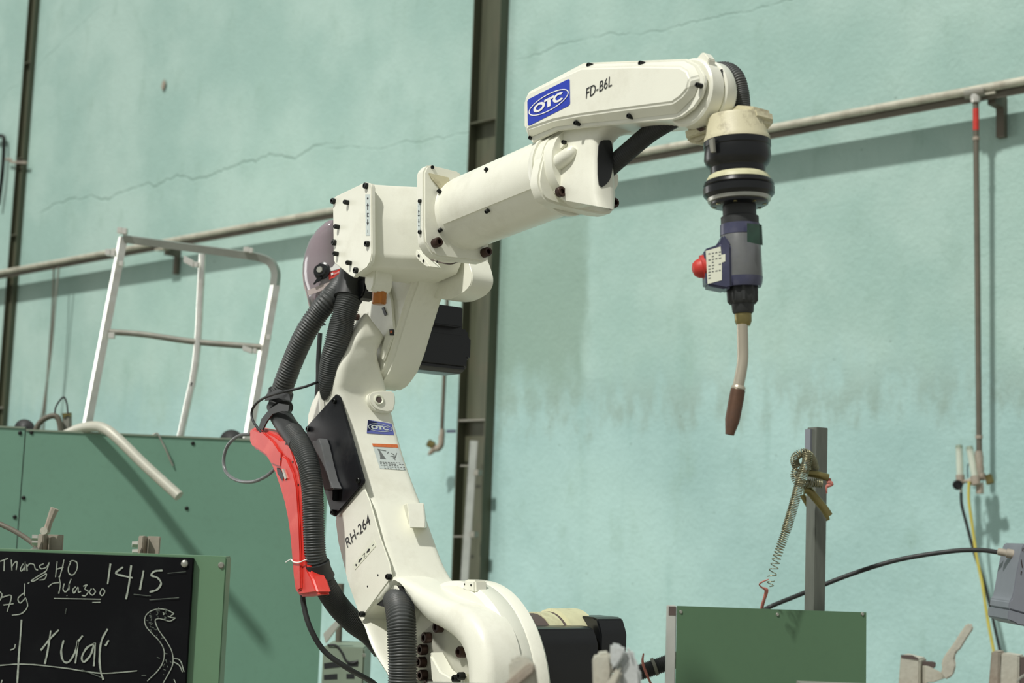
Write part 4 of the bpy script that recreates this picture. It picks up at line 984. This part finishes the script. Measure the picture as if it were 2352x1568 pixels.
tl_('brass_collar', [(720, 18), (724, 19.5), (742, 19), (752, 15)], brass, 24)
# switch box on the torch
tY = tc-V((0, .012, 0))
def T_(x, y, o_=0): return onpl(x, y, tY+V((0, -o_, 0)), TYN)
prism('switch_housing', [T_(x, y, .02) for x, y in ((1661, 535), (1680, 560), (1682, 660), (1668, 664), (1622, 655), (1617, 572), (1652, 560))], V((0, .045, 0)), navy, rob, bev=.004)
st = prism('torch_label', [T_(x, y, .0206) for x, y in ((1621, 576), (1655, 566), (1657, 585), (1666, 583), (1666, 600), (1658, 603), (1658, 643), (1625, 652))], V((0, .0006, 0)), stick, rob)
tl = []
for r_ in range(9):
    y = 582+r_*7
    for k in range(4):
        if random.random() < .35: continue
        x = 1627+k*8; tl.append([(x, y-k*1.4), (x+random.uniform(3, 6.5), y-k*1.4-1), (x+5, y-k*1.4+1.2), (x, y-k*1.4+2.2)])
bm = bmesh.new()
for p_ in tl: add_prism(bm, [T_(x, y, .021) for x, y in p_], V((0, .0002, 0)))
finish('small_print', bm, inkg, st, smooth=False)
lathe('red_button', [(0, .022), (.006, .022), (.007, .017), (.014, .0155), (.02, .011), (.0225, .004)], T_(1620, 614, -.002), (T_(1600, 618)-T_(1620, 614)), redb, rob, 24)
gp = [T_(1705, 745, -.008), T_(1706, 790, -.008), T_(1706, 825, -.008), T_(1702, 855, -.008), T_(1695, 890, -.008)]
tube('gooseneck', gp, 12.5*kk, neckm, rob, 20)
nd = (T_(1676, 998, -.008)-T_(1697, 885, -.008)); nl = nd.length
lathe('nozzle_collar', [(0, 13.5*kk), (4*kk, 16*kk), (8*kk, 16*kk), (9*kk, 14.5*kk), (13*kk, 16.5*kk)], T_(1697, 885, -.008), nd, neckm, rob, 24)
lathe('nozzle', [(10*kk, 16.5*kk), (30*kk, 17*kk), (80*kk, 16.5*kk), (nl-6*kk, 11*kk), (nl, 10*kk), (nl, 7*kk), (nl-8*kk, 7*kk)], T_(1697, 885, -.008), nd, copper, rob, 28)

# --- hoses on the robot
corrugated('forearm_hose', [R(1380, 405, -.01), R(1400, 385, -.005), R(1440, 350, -.0), R(1490, 308, .0), R(1535, 280, -.0), R(1570, 262, -.01)], .0175, .005, rubber, rob, .12)
# hose A
ha = [R(810, 640, .045), R(800, 690, .06), R(786, 740, .07), R(773, 790, .08), R(763, 835, .08), R(760, 880, .07), R(770, 920, .04), R(790, 960, .02)]
corrugated('elbow_hose', ha, .029, .0046, hosem, rob, .1, 24)
bm = bmesh.new(); add_tube(bm, cr2([R(818, 600, .04), R(809, 645, .046), R(799, 686, .06)], 5), .0335, 24); finish('hose_cuff', bm, rubber, rob)
prism('hose_clip', [R(x, y, .05) for x, y in ((808, 640), (838, 640), (836, 668), (830, 682), (815, 690))], -N*.04, black, rob, bev=.004)
hb_ = [R(790, 650, .03), R(762, 680, .08), R(730, 720, .1), R(700, 768, .115), R(676, 820, .12), R(656, 872, .125), R(645, 905, .125), R(640, 935, .13)]
corrugated('main_hose', hb_, .0255, .0066, hosem, rob, .13, 24)
tube('hose_sleeve', [R(641, 925, .13), R(643, 950, .135), R(655, 972, .14), R(672, 995, .145), R(688, 1018, .148)], [.025, .026, .0255, .025, .0245], rubber, rob, 24)
hc = [R(672, 992, .145), R(690, 1020, .148), R(707, 1060, .15), R(716, 1110, .15), R(719, 1160, .15), R(721, 1220, .148), R(725, 1280, .14), R(735, 1320, .12)]
corrugated('main_hose', hc, .0245, .0054, hosem, rob, .11, 24)
corrugated('lower_hose', [R(732, 1310, .125), R(750, 1350, .11), R(780, 1395, .07), R(815, 1430, .03), R(850, 1455, -.01), R(880, 1490, -.04)], .026, .004, rubber, rob, .06, 24)
tube('hose_coupling', [R(727, 1292, .138), R(732, 1312, .13), R(742, 1332, .118)], .029, rubber, rob, 24)
corrugated('joint_hose', [R(912, 1376, .03), R(917, 1392, .06), R(921, 1420, .074), R(923, 1470, .078), R(925, 1530, .078), R(924, 1600, .074), R(920, 1680, .05), R(930, 1780, .03)], .031, .0056, hosem, rob, .1, 26)
# straps
def strap(name, px, py, wv, tilt, r_, h_):
    d_ = (R(px+tilt, py+20, wv)-R(px, py, wv)).normalized(); lathe(name, [(-h_/2, r_), (-h_/2, r_*1.05), (h_/2, r_*1.05), (h_/2, r_)], R(px, py, wv), d_, rubber, rob, 24)
strap('hook_strap', 643, 908, .126, -6, .029, .02); strap('hook_strap', 643, 935, .13, 8, .0285, .018)
prism('strap_tail', [R(x, y, .17) for x, y in ((640, 926), (618, 940), (600, 962), (594, 982), (602, 988), (612, 968), (626, 950), (648, 944), (662, 944), (664, 930))], -N*.004, rubber, rob)
rprism('strap_tail', [(612, 905), (640, 893), (664, 905), (667, 920), (640, 914), (608, 920)], .158, .154, rubber, rob)
o = tube('thin_cable', [R(760, 868, .05), R(735, 875, .09), R(700, 888, .13), R(650, 900, .165), R(615, 910, .17), R(590, 925, .17), R(578, 945, .17), R(582, 968, .17), R(600, 992, .165), R(612, 1003, .16)], .0032, rubber, rob, 10)
tube('bottom_cable', [R(694, 1340, .145), R(697, 1385, .14), R(712, 1440, .13), R(745, 1495, .1), R(800, 1535, .05), R(860, 1570, -.02), R(900, 1620, -.05)], .0062, rubber, rob, 10)
tube('rear_cable', [R(735, 765, .0), R(731, 830, .0), R(730, 880, .0), R(722, 960, .0), R(703, 1010, .01)], .006, rubber, rob, 10)
prism('cable_fin', [R(x, y, .02) for x, y in ((680, 744), (690, 738), (722, 730), (735, 745), (700, 748))], -N*.02, rubber, rob, bev=.002)

# ================================================================== red tool on the hose
Jq = lambda x, y: (560+x/3.564, 960+y/3.564)
t = thing('red_tool_handle', 'long curved red plastic tool handle tied beside the black robot hose', 'tool', R(*Jq(440, 1455), .12))
bodyo = [(40, 95), (60, 68), (110, 78), (170, 90), (250, 130), (300, 165), (345, 165), (375, 195), (410, 300), (455, 430), (482, 570), (488, 720), (495, 900), (505, 1080), (520, 1230), (560, 1310), (605, 1440), (445, 1462), (415, 1420), (398, 1300), (385, 1140), (372, 980), (350, 820), (325, 700), (290, 580), (250, 460), (215, 385), (170, 315), (100, 262), (62, 245), (42, 200)]
rprism('handle_body', [Jq(*p) for p in bodyo], .165, .125, red, t, bev=.007, seg=3)
rprism('face_panel', [Jq(*p) for p in [(48, 110), (70, 92), (160, 120), (235, 190), (290, 270), (305, 285), (300, 400), (260, 385), (225, 370), (180, 300), (105, 250), (65, 225)]], .169, .163, red, t, bev=.002)
rprism('handle_grip', [Jq(*p) for p in [(310, 300), (350, 330), (400, 440), (430, 560), (440, 700), (452, 900), (460, 1100), (465, 1400), (430, 1420), (412, 1300), (400, 1120), (385, 960), (365, 820), (340, 690), (320, 560), (300, 430)]], .170, .163, red, t, bev=.003)
rprism('slot', [Jq(*p) for p in [(268, 405), (300, 420), (325, 470), (320, 512), (300, 495), (275, 450)]], .1715, .165, ink, t)
rprism('trigger', [Jq(*p) for p in [(308, 412), (322, 415), (348, 490), (335, 505)]], .1735, .17, steel, t)
for p in ((345, 210), (400, 358), (447, 545), (300, 335), (346, 488)): lathe('screw_hole', [(0, .0028), (.0006, .0028)], R(*Jq(*p), .1655 if p[0] > 340 and p[1] != 488 else .171), N, ink, t, 10)
tube('tie_wire', [R(*Jq(345, 1178), .17), R(*Jq(385, 1155), .173), R(*Jq(405, 1175), .174), R(*Jq(450, 1180), .174), R(*Jq(515, 1155), .172)], .0014, white, t, 6)
tube('cable', [R(576, 997, .14), R(548, 1001, .15), R(524, 1022, .155), R(514, 1055, .155), R(520, 1085, .155), R(545, 1103, .155), R(580, 1106, .155), R(610, 1094, .15), R(632, 1076, .14)], .0042, greyb, t, 12)

# ================================================================== visor helmet behind the elbow
t = thing('face_shield', 'smoky plastic face shield with a red band hanging behind the robot elbow', 'face shield', R(760, 720, -.09))
HC = R(800, 640, -.09)
Q = lambda x, y, o_=0: onpl(680+x/7.13, 500+y/7.13, HC+V((0, -o_, 0)), V((0, 1, 0)))
rows = [((470, 150), 1), ((330, 260), 1), ((215, 420), 1), ((150, 600), 1), ((118, 780), 1), ((112, 930), 1), ((125, 1080), 1), ((160, 1180), 1), ((185, 1300), 1), ((225, 1470), 1)]
rings = []
for (x, y), _ in rows:
    a_ = Q(x, y); k = 14; wd = (Q(900, y)-a_).length; r = []
    for j in range(k+1):
        f_ = j/k*math.pi; r.append(a_+V((wd*(1-math.cos(f_))/2, -math.sin(f_)*.09, 0))+Z*(.0))
    r2 = [p+V((.002, .003, 0)) for p in r[::-1]]
    rings.append(r+r2)
loft('visor_shell', [r for r in rings], visor, t, ang=80)
def arcstrip(name, top, bot, m, o_):
    bm = bmesh.new(); u = [bm.verts.new(Q(x, y, o_)) for x, y in top]; l = [bm.verts.new(Q(x, y, o_)) for x, y in bot]
    u2 = [bm.verts.new(v.co+V((0, .004, 0))) for v in u]; l2 = [bm.verts.new(v.co+V((0, .004, 0))) for v in l]; n = len(u)
    for i in range(n-1):
        bm.faces.new((u[i], u[i+1], l[i+1], l[i])); bm.faces.new((u2[i], l2[i], l2[i+1], u2[i+1])); bm.faces.new((u[i], u2[i], u2[i+1], u[i+1])); bm.faces.new((l[i], l[i+1], l2[i+1], l2[i]))
    bm.faces.new((u[0], l[0], l2[0], u2[0])); bm.faces.new((u[-1], u2[-1], l2[-1], l[-1]))
    return finish(name, bm, m, t, ang=60)
arcstrip('visor_rim', [(600, 95), (470, 160), (330, 270), (215, 430), (150, 610), (112, 800), (105, 950), (125, 1120), (165, 1240), (225, 1520)], [(600, 110), (480, 178), (345, 290), (235, 445), (172, 620), (138, 800), (132, 950), (180, 1150), (215, 1250), (280, 1500)], visorr, .03)
arcstrip('brow_rim', [(180, 1190), (330, 1130), (520, 1060), (760, 960)], [(200, 1270), (320, 1230), (520, 1150), (760, 1040)], visorr, .092)
lathe('visor_pivot', [(0, .022), (.004, .022), (.006, .017), (.012, .015)], Q(430, 870, .088), V((-.35, -1, .1)), black, t, 24)
lathe('pivot_cap', [(.012, .0085), (.0155, .0075)], Q(425, 872, .088), V((-.35, -1, .1)), steel, t, 20)
prism('pivot_lever', [Q(x, y, .1) for x, y in ((340, 990), (430, 960), (400, 1030), (330, 1060), (295, 1095), (275, 1085))], V((0, .006, 0)), black, t, bev=.001)
sh = prism('shield_band', [Q(x, y, .094) for x, y in ((530, 900), (750, 830), (750, 935), (540, 1010))], V((0, .002, 0)), red, t)
lettering('lettering', 'GUARD', [tuple((680+615/7.13, 500+930/7.13)), tuple((680+735/7.13, 500+893/7.13)), tuple((680+735/7.13, 500+862/7.13)), tuple((680+615/7.13, 500+903/7.13))], Q(600, 900, .0955), V((0, -1, 0)), 0, white, sh)
prism('band_print', [Q(x, y, .096) for x, y in ((572, 905), (608, 893), (610, 930), (575, 942))], V((0, .0004, 0)), white, sh)
prism('shield_label', [Q(x, y, .094) for x, y in ((540, 830), (600, 800), (640, 745), (760, 790), (750, 822), (530, 880))], V((0, .001, 0)), white, t)
tube('hanging_strap', [Q(640, 420, .0), R(800, 560, -.08), R(822, 540, -.09)], .006, rubber, t, 8)
prism('chin_guard', [Q(x, y, .05) for x, y in ((265, 1360), (315, 1275), (380, 1240), (640, 1130), (640, 1300), (420, 1400), (290, 1460))], V((0, .01, 0)), black, t)
prism('chin_guard', [Q(x, y, .052) for x, y in ((268, 1365), (312, 1280), (378, 1262), (372, 1370), (290, 1460))], V((0, .01, 0)), red, t)

# ================================================================== small switch cabinet between partition and robot
SYd = 4.9
c0 = [atY(742, 1487, SYd), atY(838, 1487, SYd)]; c0[0].z = c0[1].z
t = thing('switch_box', 'small pale grey cabinet with vent slots beside the right end of the partition', 'cabinet', V(((c0[0].x+c0[1].x)/2, SYd, 0)))
prism('cabinet_body', [c0[0], c0[1], V((c0[1].x, SYd, 0)), V((c0[0].x, SYd, 0))], V((0, .25, 0)), palegr, t, bev=.005)
G3 = lambda x, y: atY(640+x/3.564, 1140+y/3.564, SYd-.001)
for q4 in (((370, 1365), (510, 1345), (508, 1395), (372, 1410)), ((560, 1350), (650, 1342), (650, 1390), (560, 1392)), ((370, 1460), (480, 1450), (480, 1495), (370, 1500)), ((555, 1450), (620, 1450), (620, 1490), (555, 1490))):
    prism('vent', [G3(*p) for p in q4], V((0, .0008, 0)), ink, t)
lathe('screw', [(0, .007), (.004, .005)], G3(700, 1298), V((0, -1, 0)), steel, t, 10)
o = tube('thin_black_cable', [G3(400, 1215), G3(470, 1220), G3(520, 1280), G3(550, 1340), G3(600, 1362), G3(650, 1345)], .004, rubber, seg=8); tag(o, 'thin black cable looping over the small pale grey cabinet', 'cable')
a, b = atY(783, 1340, 5.1), atY(784, 1480, 5.1)
o = tube('upright_pipe', [a, V((b.x, b.y, 0))], .011, pipem, smooth=0, seg=10); tag(o, 'slim brown upright pipe behind the small pale grey cabinet', 'pipe')
bm = bmesh.new(); add_prism(bm, [atY(x, y, 4.9) for x, y in ((742, 1455), (772, 1424), (782, 1432), (748, 1478))], V((0, .03, 0))); o = finish('pale_strut', bm, zinc, bev=.002); tag(o, 'short pale diagonal steel strut beside the small grey cabinet', 'strut')

# ================================================================== right green box, post, springs
GY = 3.8
ga, gb = atY(1555, 1397, GY), atY(1990, 1400, GY); ga.z = gb.z = (ga.z+gb.z)/2
t = thing('green_box', 'dark green sheet-metal box on the right carrying the upright post', 'cabinet', V(((ga.x+gb.x)/2, GY, 0)))
prism('box_front', [ga, gb, V((gb.x, GY, 0)), V((ga.x, GY, 0))], V((0, .004, 0)), greenb, t)
prism('box_body', [ga+V((.004, .004, -.002)), gb+V((-.004, .004, -.002)), V((gb.x-.004, GY+.004, 0)), V((ga.x+.004, GY+.004, 0))], V((0, .022, 0)), palegr, t, bev=.002)
for x, y in ((1564, 1405), (1786, 1411), (1981, 1410)): lathe('screw', [(0, .005), (.003, .003)], atY(x, y, GY), V((0, -1, 0)), steel, t, 10)
e0 = V((ga.x-.024, GY, ga.z))
prism('corner_post', [e0, V((ga.x-.001, GY, ga.z)), V((ga.x-.001, GY, 0)), V((e0.x, GY, 0))], V((0, .03, 0)), barm, t, bev=.002)
prism('post_gap', [V((e0.x+.003, GY-.001, ga.z-.002)), V((ga.x-.003, GY-.001, ga.z-.002)), V((ga.x-.003, GY-.001, ga.z-.024)), V((e0.x+.003, GY-.001, ga.z-.024))], V((0, .001, 0)), brownp, t)
# upright post
px_t, px_b = atY(1878, 982, GY+.08), atY(1871, 1397, GY+.08)
t = thing('upright_post', 'grey square steel post standing behind the dark green box', 'post', px_b)
ux = V((.86, .51, 0)); uy = V((-.51, .86, 0)); db = (px_b-px_t)
prism('square_post', [px_t+ux*.019-uy*.019, px_t-ux*.019-uy*.019, px_t-ux*.019+uy*.019, px_t+ux*.019+uy*.019], db*(px_t.z/(px_t.z-px_b.z)), postm, t, bev=.0015)
prism('back_strip', [px_t-ux*.026-uy*.0-Z*.005, px_t-ux*.02-uy*.0-Z*.005, px_t-ux*.02+uy*.02-Z*.005, px_t-ux*.026+uy*.02-Z*.005], -Z*.09, greybox, t)
Jp = lambda x, y, Y=GY-.0: atY(1640+x/3.408, 960+y/3.408, Y)
def helix(name, path, r_, pitch, wire, m, parent, pitch2=None, seg=5):
    P = cr2(path, 24); L_ = [0]
    for a_, b_ in zip(P, P[1:]): L_.append(L_[-1]+(b_-a_).length)
    tot = L_[-1]; pts = []; s = 0; ph = 0; i = 0
    while s < tot:
        while i < len(L_)-2 and L_[i+1] < s: i += 1
        f_ = (s-L_[i])/max(1e-9, L_[i+1]-L_[i]); p = P[i].lerp(P[i+1], min(1, f_)); d_ = (P[i+1]-P[i]).normalized()
        yv = V((0, 1, 0)); x = d_.cross(yv).normalized(); y = d_.cross(x)
        pts.append(p+(x*math.cos(ph)+y*math.sin(ph))*r_)
        fr_ = s/tot; pt = pitch if pitch2 is None else pitch+(pitch2-pitch)*max(0, fr_)**2.2
        ph += 2*math.pi/10; s += pt/10
    bm = bmesh.new(); add_tube(bm, pts, wire, seg); return finish(name, bm, m, parent, ang=80)
t = thing('coil_spring', 'long thin coil spring knotted round the post and stretched at its lower end', 'spring', Jp(560, 900))
SY = GY-.03
helix('spring_coil', [Jp(790, 395, SY+.03), Jp(765, 320, SY+.0), Jp(720, 275, SY-.02), Jp(665, 280, SY-.02), Jp(632, 320, SY-.01), Jp(645, 375, SY+.0), Jp(680, 395, SY+.02)], .0105, .0042, .0014, spring_m, t)
helix('spring_coil', [Jp(650, 400, SY+.0), Jp(632, 440, SY), Jp(650, 490, SY), Jp(700, 520, SY), Jp(780, 505, SY-.01), Jp(850, 515, SY-.01)], .0105, .0042, .0014, spring_m, t)
helix('spring_coil', [Jp(722, 275, SY-.03), Jp(728, 330, SY-.035), Jp(705, 410, SY-.04), Jp(672, 500, SY-.04), Jp(640, 620, SY-.04), Jp(600, 760, SY-.04), Jp(560, 890, SY-.04)], .0115, .0042, .0015, spring_m, t)
helix('spring_coil', [Jp(560, 890, SY-.04), Jp(525, 990, SY-.04), Jp(492, 1090, SY-.04), Jp(470, 1170, SY-.04), Jp(450, 1250, SY-.04)], .0105, .005, .0013, spring_m, t, .022)
helix('spring_end', [Jp(446, 1268, SY-.04), Jp(440, 1300, SY-.04), Jp(438, 1318, SY-.04)], .0085, .012, .0013, spring_m, t)
o = tube('red_string', [Jp(425, 1262, SY-.02), Jp(385, 1278, SY-.0), Jp(355, 1300, SY+.02), Jp(375, 1325, SY+.04), Jp(410, 1345, SY+.05), Jp(398, 1400, SY+.06), Jp(375, 1480, SY+.08), Jp(365, 1560, SY+.09)], [.0016, .002, .002, .002, .0055, .0045, .0045, .004], pink, seg=8, smooth=4)
tag(o, 'faded red string tied to the lower end of the stretched spring', 'string')
for pts, r_, lb in (([(735, 430), (800, 440), (895, 465)], .0095, 'short straight brass tube across the top of the post'),
                    ([(700, 560), (740, 565), (790, 620), (860, 705), (900, 765)], .0108, 'bent brass tube hooked diagonally round the post'),
                    ([(690, 600), (720, 650), (745, 690), (790, 730), (850, 785), (898, 775)], .0075, 'lower brass rod passing behind the front brass tube')):
    Yv = GY-.02 if 'lower' not in lb else GY+.125
    q = tube('brass_tube', [Jp(x, y, Yv) for x, y in pts], r_, brass, None, 14); tag(q, lb, 'tube')
o = tube('red_string', [Jp(905, 470, GY-.02), Jp(900, 500, GY-.02), Jp(920, 515, GY-.02), Jp(890, 530, GY-.02), Jp(880, 545, GY-.02), Jp(882, 590, GY-.02)], [.004, .007, .006, .005, .003, .002], pink, seg=8, smooth=4)
tag(o, 'knot of faded red string on the end of the brass tube', 'string')
# cable to grey box at right edge
o = tube('black_cable', [atY(1755, 1400, GY+.42), atY(1780, 1388, GY+.42), atY(1850, 1360, GY+.35), atY(1950, 1320, GY+.3), atY(2060, 1286, GY+.25), atY(2180, 1266, GY+.2), atY(2250, 1263, GY+.15), atY(2295, 1268, GY+.1)], .0062, rubber, seg=12)
tag(o, 'black cable arching from behind the post to the grey box at the right edge', 'cable')
t = thing('wall_box', 'grey metal box with a cable connector at the right edge', 'box', atY(2370, 1430, GY))
KY = GY
def E(x, y, Y=KY): return atY(2260+x/6.53, 1220+y/6.53, Y)
prism('box_body', [E(x, y) for x, y in ((600, 180), (575, 240), (530, 420), (485, 640), (440, 920), (415, 1015), (380, 1050), (368, 1165), (1300, 1420), (1500, 300))], V((0, .15, 0)), greybox, t, bev=.003)
prism('box_lip', [E(x, y, KY-.006) for x, y in ((365, 1172), (1300, 1430), (1290, 1560), (620, 1420), (510, 1405), (460, 1370), (360, 1330))], V((0, .16, 0)), greybox, t, bev=.003)
lathe('connector', [(0, .007), (.002, .0095), (.022, .0095), (.024, .012), (.044, .012), (.046, .009), (.05, .014), (.068, .014), (.07, .008), (.09, .008)], E(205, 300, KY+.08), E(600, 370, KY+.05)-E(205, 300, KY+.08), rusty, t, 18)
for pts in (((590, 245), (580, 280), (588, 300)), ((560, 420), (565, 470), (580, 545)), ((565, 595), (555, 650))):
    tube('scratch', [E(x, y, KY-.0005) for x, y in pts], .0011, boltr, t, 5, smooth=3)

# ================================================================== hose stub by the green box
SB = 3.92
o = corrugated('black_corrugated_hose', [atY(1440, 1552, SB), atY(1480, 1540, SB), atY(1520, 1526, SB), atY(1560, 1512, SB)], .021, .0048, rubber, None, .1)
tag(o, 'short black corrugated hose entering behind the left edge of the green box', 'hose')
o = lathe('hose_clamp', [(0, .022), (0, .0235), (.008, .0235), (.008, .022)], atY(1500, 1532, SB), atY(1520, 1525, SB)-atY(1500, 1532, SB), dsteel, None, 24); tag(o, 'grey clamp ring round the short corrugated hose', 'clamp')
o = tube('red_string', [atY(1478, 1500, SB-.03), atY(1476, 1520, SB-.035), atY(1484, 1545, SB-.035), atY(1500, 1580, SB-.03)], [.002, .0035, .0035, .003], pink, seg=8); tag(o, 'faded red string hanging over the short corrugated hose', 'string')

# ================================================================== foreground fixtures (out of focus)
Yf = 2.3
FG = 1.95
t = thing('fixture_clamp', 'blurred rusty clamp with a slanted arm in front of the robot shoulder', 'clamp', atY(1205, 1600, FG))
bmp = [(1172, 1600), (1168, 1520), (1180, 1510), (1200, 1506), (1215, 1512), (1228, 1524), (1232, 1540), (1240, 1600)]
prism('clamp_body', [atY(x, y, FG) for x, y in bmp], V((0, .04, 0)), cast, t, bev=.004)
prism('clamp_arm', [atY(x, y, FG-.01) for x, y in ((1150, 1580), (1205, 1530), (1222, 1522), (1232, 1528), (1228, 1545), (1175, 1590))], V((0, .02, 0)), rusty, t, bev=.004)
t = thing('fixture_clamp', 'blurred white-topped toggle clamp in front of the black shoulder motor', 'clamp', atY(1420, 1600, FG))
prism('clamp_body', [atY(x, y, FG) for x, y in ((1366, 1600), (1364, 1520), (1372, 1502), (1404, 1498), (1408, 1540), (1400, 1600))], V((0, .04, 0)), cast, t, bev=.004)
prism('clamp_plate', [atY(x, y, FG-.015) for x, y in ((1405, 1478), (1432, 1484), (1440, 1495), (1432, 1512), (1412, 1540), (1404, 1530))], V((0, .03, 0)), castw, t, bev=.005)
prism('clamp_arm', [atY(x, y, FG-.005) for x, y in ((1425, 1600), (1422, 1530), (1440, 1508), (1436, 1492), (1455, 1490), (1460, 1520), (1472, 1535), (1476, 1600))], V((0, .035, 0)), castw, t, bev=.006)
prism('clamp_link', [atY(x, y, FG-.02) for x, y in ((1390, 1580), (1420, 1530), (1432, 1540), (1410, 1600))], V((0, .015, 0)), cast, t, bev=.004)
U = lambda x, y, Y=Yf: atY(2000+x/5.85, 1300+y/5.85, Y)
t = thing('fixture_clamp', 'grey square-tube clamp with a raised lever at the lower right', 'clamp', U(500, 1700))
prism('square_tube', [U(x, y) for x, y in ((400, 1185), (660, 1245), (655, 1800), (350, 1800))], V((.02, .035, 0)), cast, t, bev=.002)
prism('tube_mouth', [U(x, y, Yf-.001) for x, y in ((405, 1188), (560, 1195), (640, 1235), (640, 1262), (410, 1225))], V((0, .0008, 0)), brownp, t)
prism('side_plate', [U(x, y, Yf+.012) for x, y in ((670, 1280), (880, 1290), (875, 1360), (730, 1400), (720, 1800), (665, 1800))], V((0, .02, 0)), brownp, t, bev=.001)
prism('clamp_jaw', [U(x, y, Yf-.01) for x, y in ((735, 1345), (800, 1350), (960, 1430), (1010, 1500), (850, 1560), (760, 1568), (740, 1600))], V((0, .02, 0)), cast, t, bev=.003)
prism('lever', [U(x, y, Yf-.02) for x, y in ((950, 1290), (1010, 1180), (1110, 1050), (1190, 920), (1290, 775), (1330, 765), (1385, 800), (1370, 860), (1300, 960), (1210, 1110), (1150, 1160), (1130, 1240), (1150, 1330), (1110, 1470), (1000, 1530), (940, 1450), (960, 1380)
   )], V((.004, .014, 0)), cast, t, bev=.003)
t = thing('fixture_clamp', 'rusty square-tube clamp at the bottom right corner', 'clamp', U(1900, 1700))
prism('square_tube', [U(x, y) for x, y in ((1620, 1135), (1730, 1155), (1720, 1800), (1560, 1800))], V((.02, .03, 0)), rusty, t, bev=.002)
prism('square_tube', [U(x, y, Yf+.005) for x, y in ((1745, 1165), (1990, 1205), (1985, 1800), (1700, 1800))], V((.02, .03, 0)), cast, t, bev=.002)
prism('side_plate', [U(x, y, Yf+.01) for x, y in ((2000, 1215), (2300, 1240), (2300, 1800), (1990, 1800))], V((0, .006, 0)), brownp, t)
tube('weld_wire', [U(1960, 1560, Yf-.01), U(2010, 1500, Yf-.01), U(2090, 1450, Yf-.01)], .002, steel, t, 6)
# table that carries the foreground fixtures, below the frame
def table(x0, x1, y0, y1, ztop, label):
    t = thing('fixture_table', label, 'table', V(((x0+x1)/2, (y0+y1)/2, 0)))
    box('table_top', ((x0+x1)/2, (y0+y1)/2, ztop-.01), V(((x1-x0)/2, 0, 0)), V((0, (y1-y0)/2, 0)), Z*.01, dsteel, t)
    for x in (x0+.03, x1-.03):
        for y in (y0+.03, y1-.03): box('leg', (x, y, (ztop-.02)/2), V((.02, 0, 0)), V((0, .02, 0)), Z*((ztop-.02)/2), dsteel, t)
zf = atY(1200, 1600, FG).z
table(-.1, .4, 1.8, 2.1, zf, 'low steel fixture table under the blurred clamps below the frame')
zf = U(500, 1800).z
table(.5, 1.1, 2.1, 2.55, zf, 'low steel fixture table under the lower right clamps below the frame')
GROUPS = {'gas_flowmeter': 'gas flowmeters at the drop pipe', 'fixture_clamp': 'fixture clamps in the foreground', 'fixture_post': 'fixture posts on the cabinet top',
          'thin_drop_pipe': 'twin thin pipes below the rail', 'steel_column': 'steel columns on the wall', 'brass_tube': 'brass tubes round the post',
          'partition_panel': 'green partition panels', 'red_string': 'faded red strings', 'grinding_disc': 'dark discs behind the partition',
          'cable_tie': 'steel straps on the middle column', 'fixture_table': 'low fixture tables', 'drop_pipe': 'drop pipes from the wall rail'}
for o in bpy.data.objects:
    k = o.name.split('.')[0]
    if o.parent is None and k in GROUPS: o['group'] = GROUPS[k]
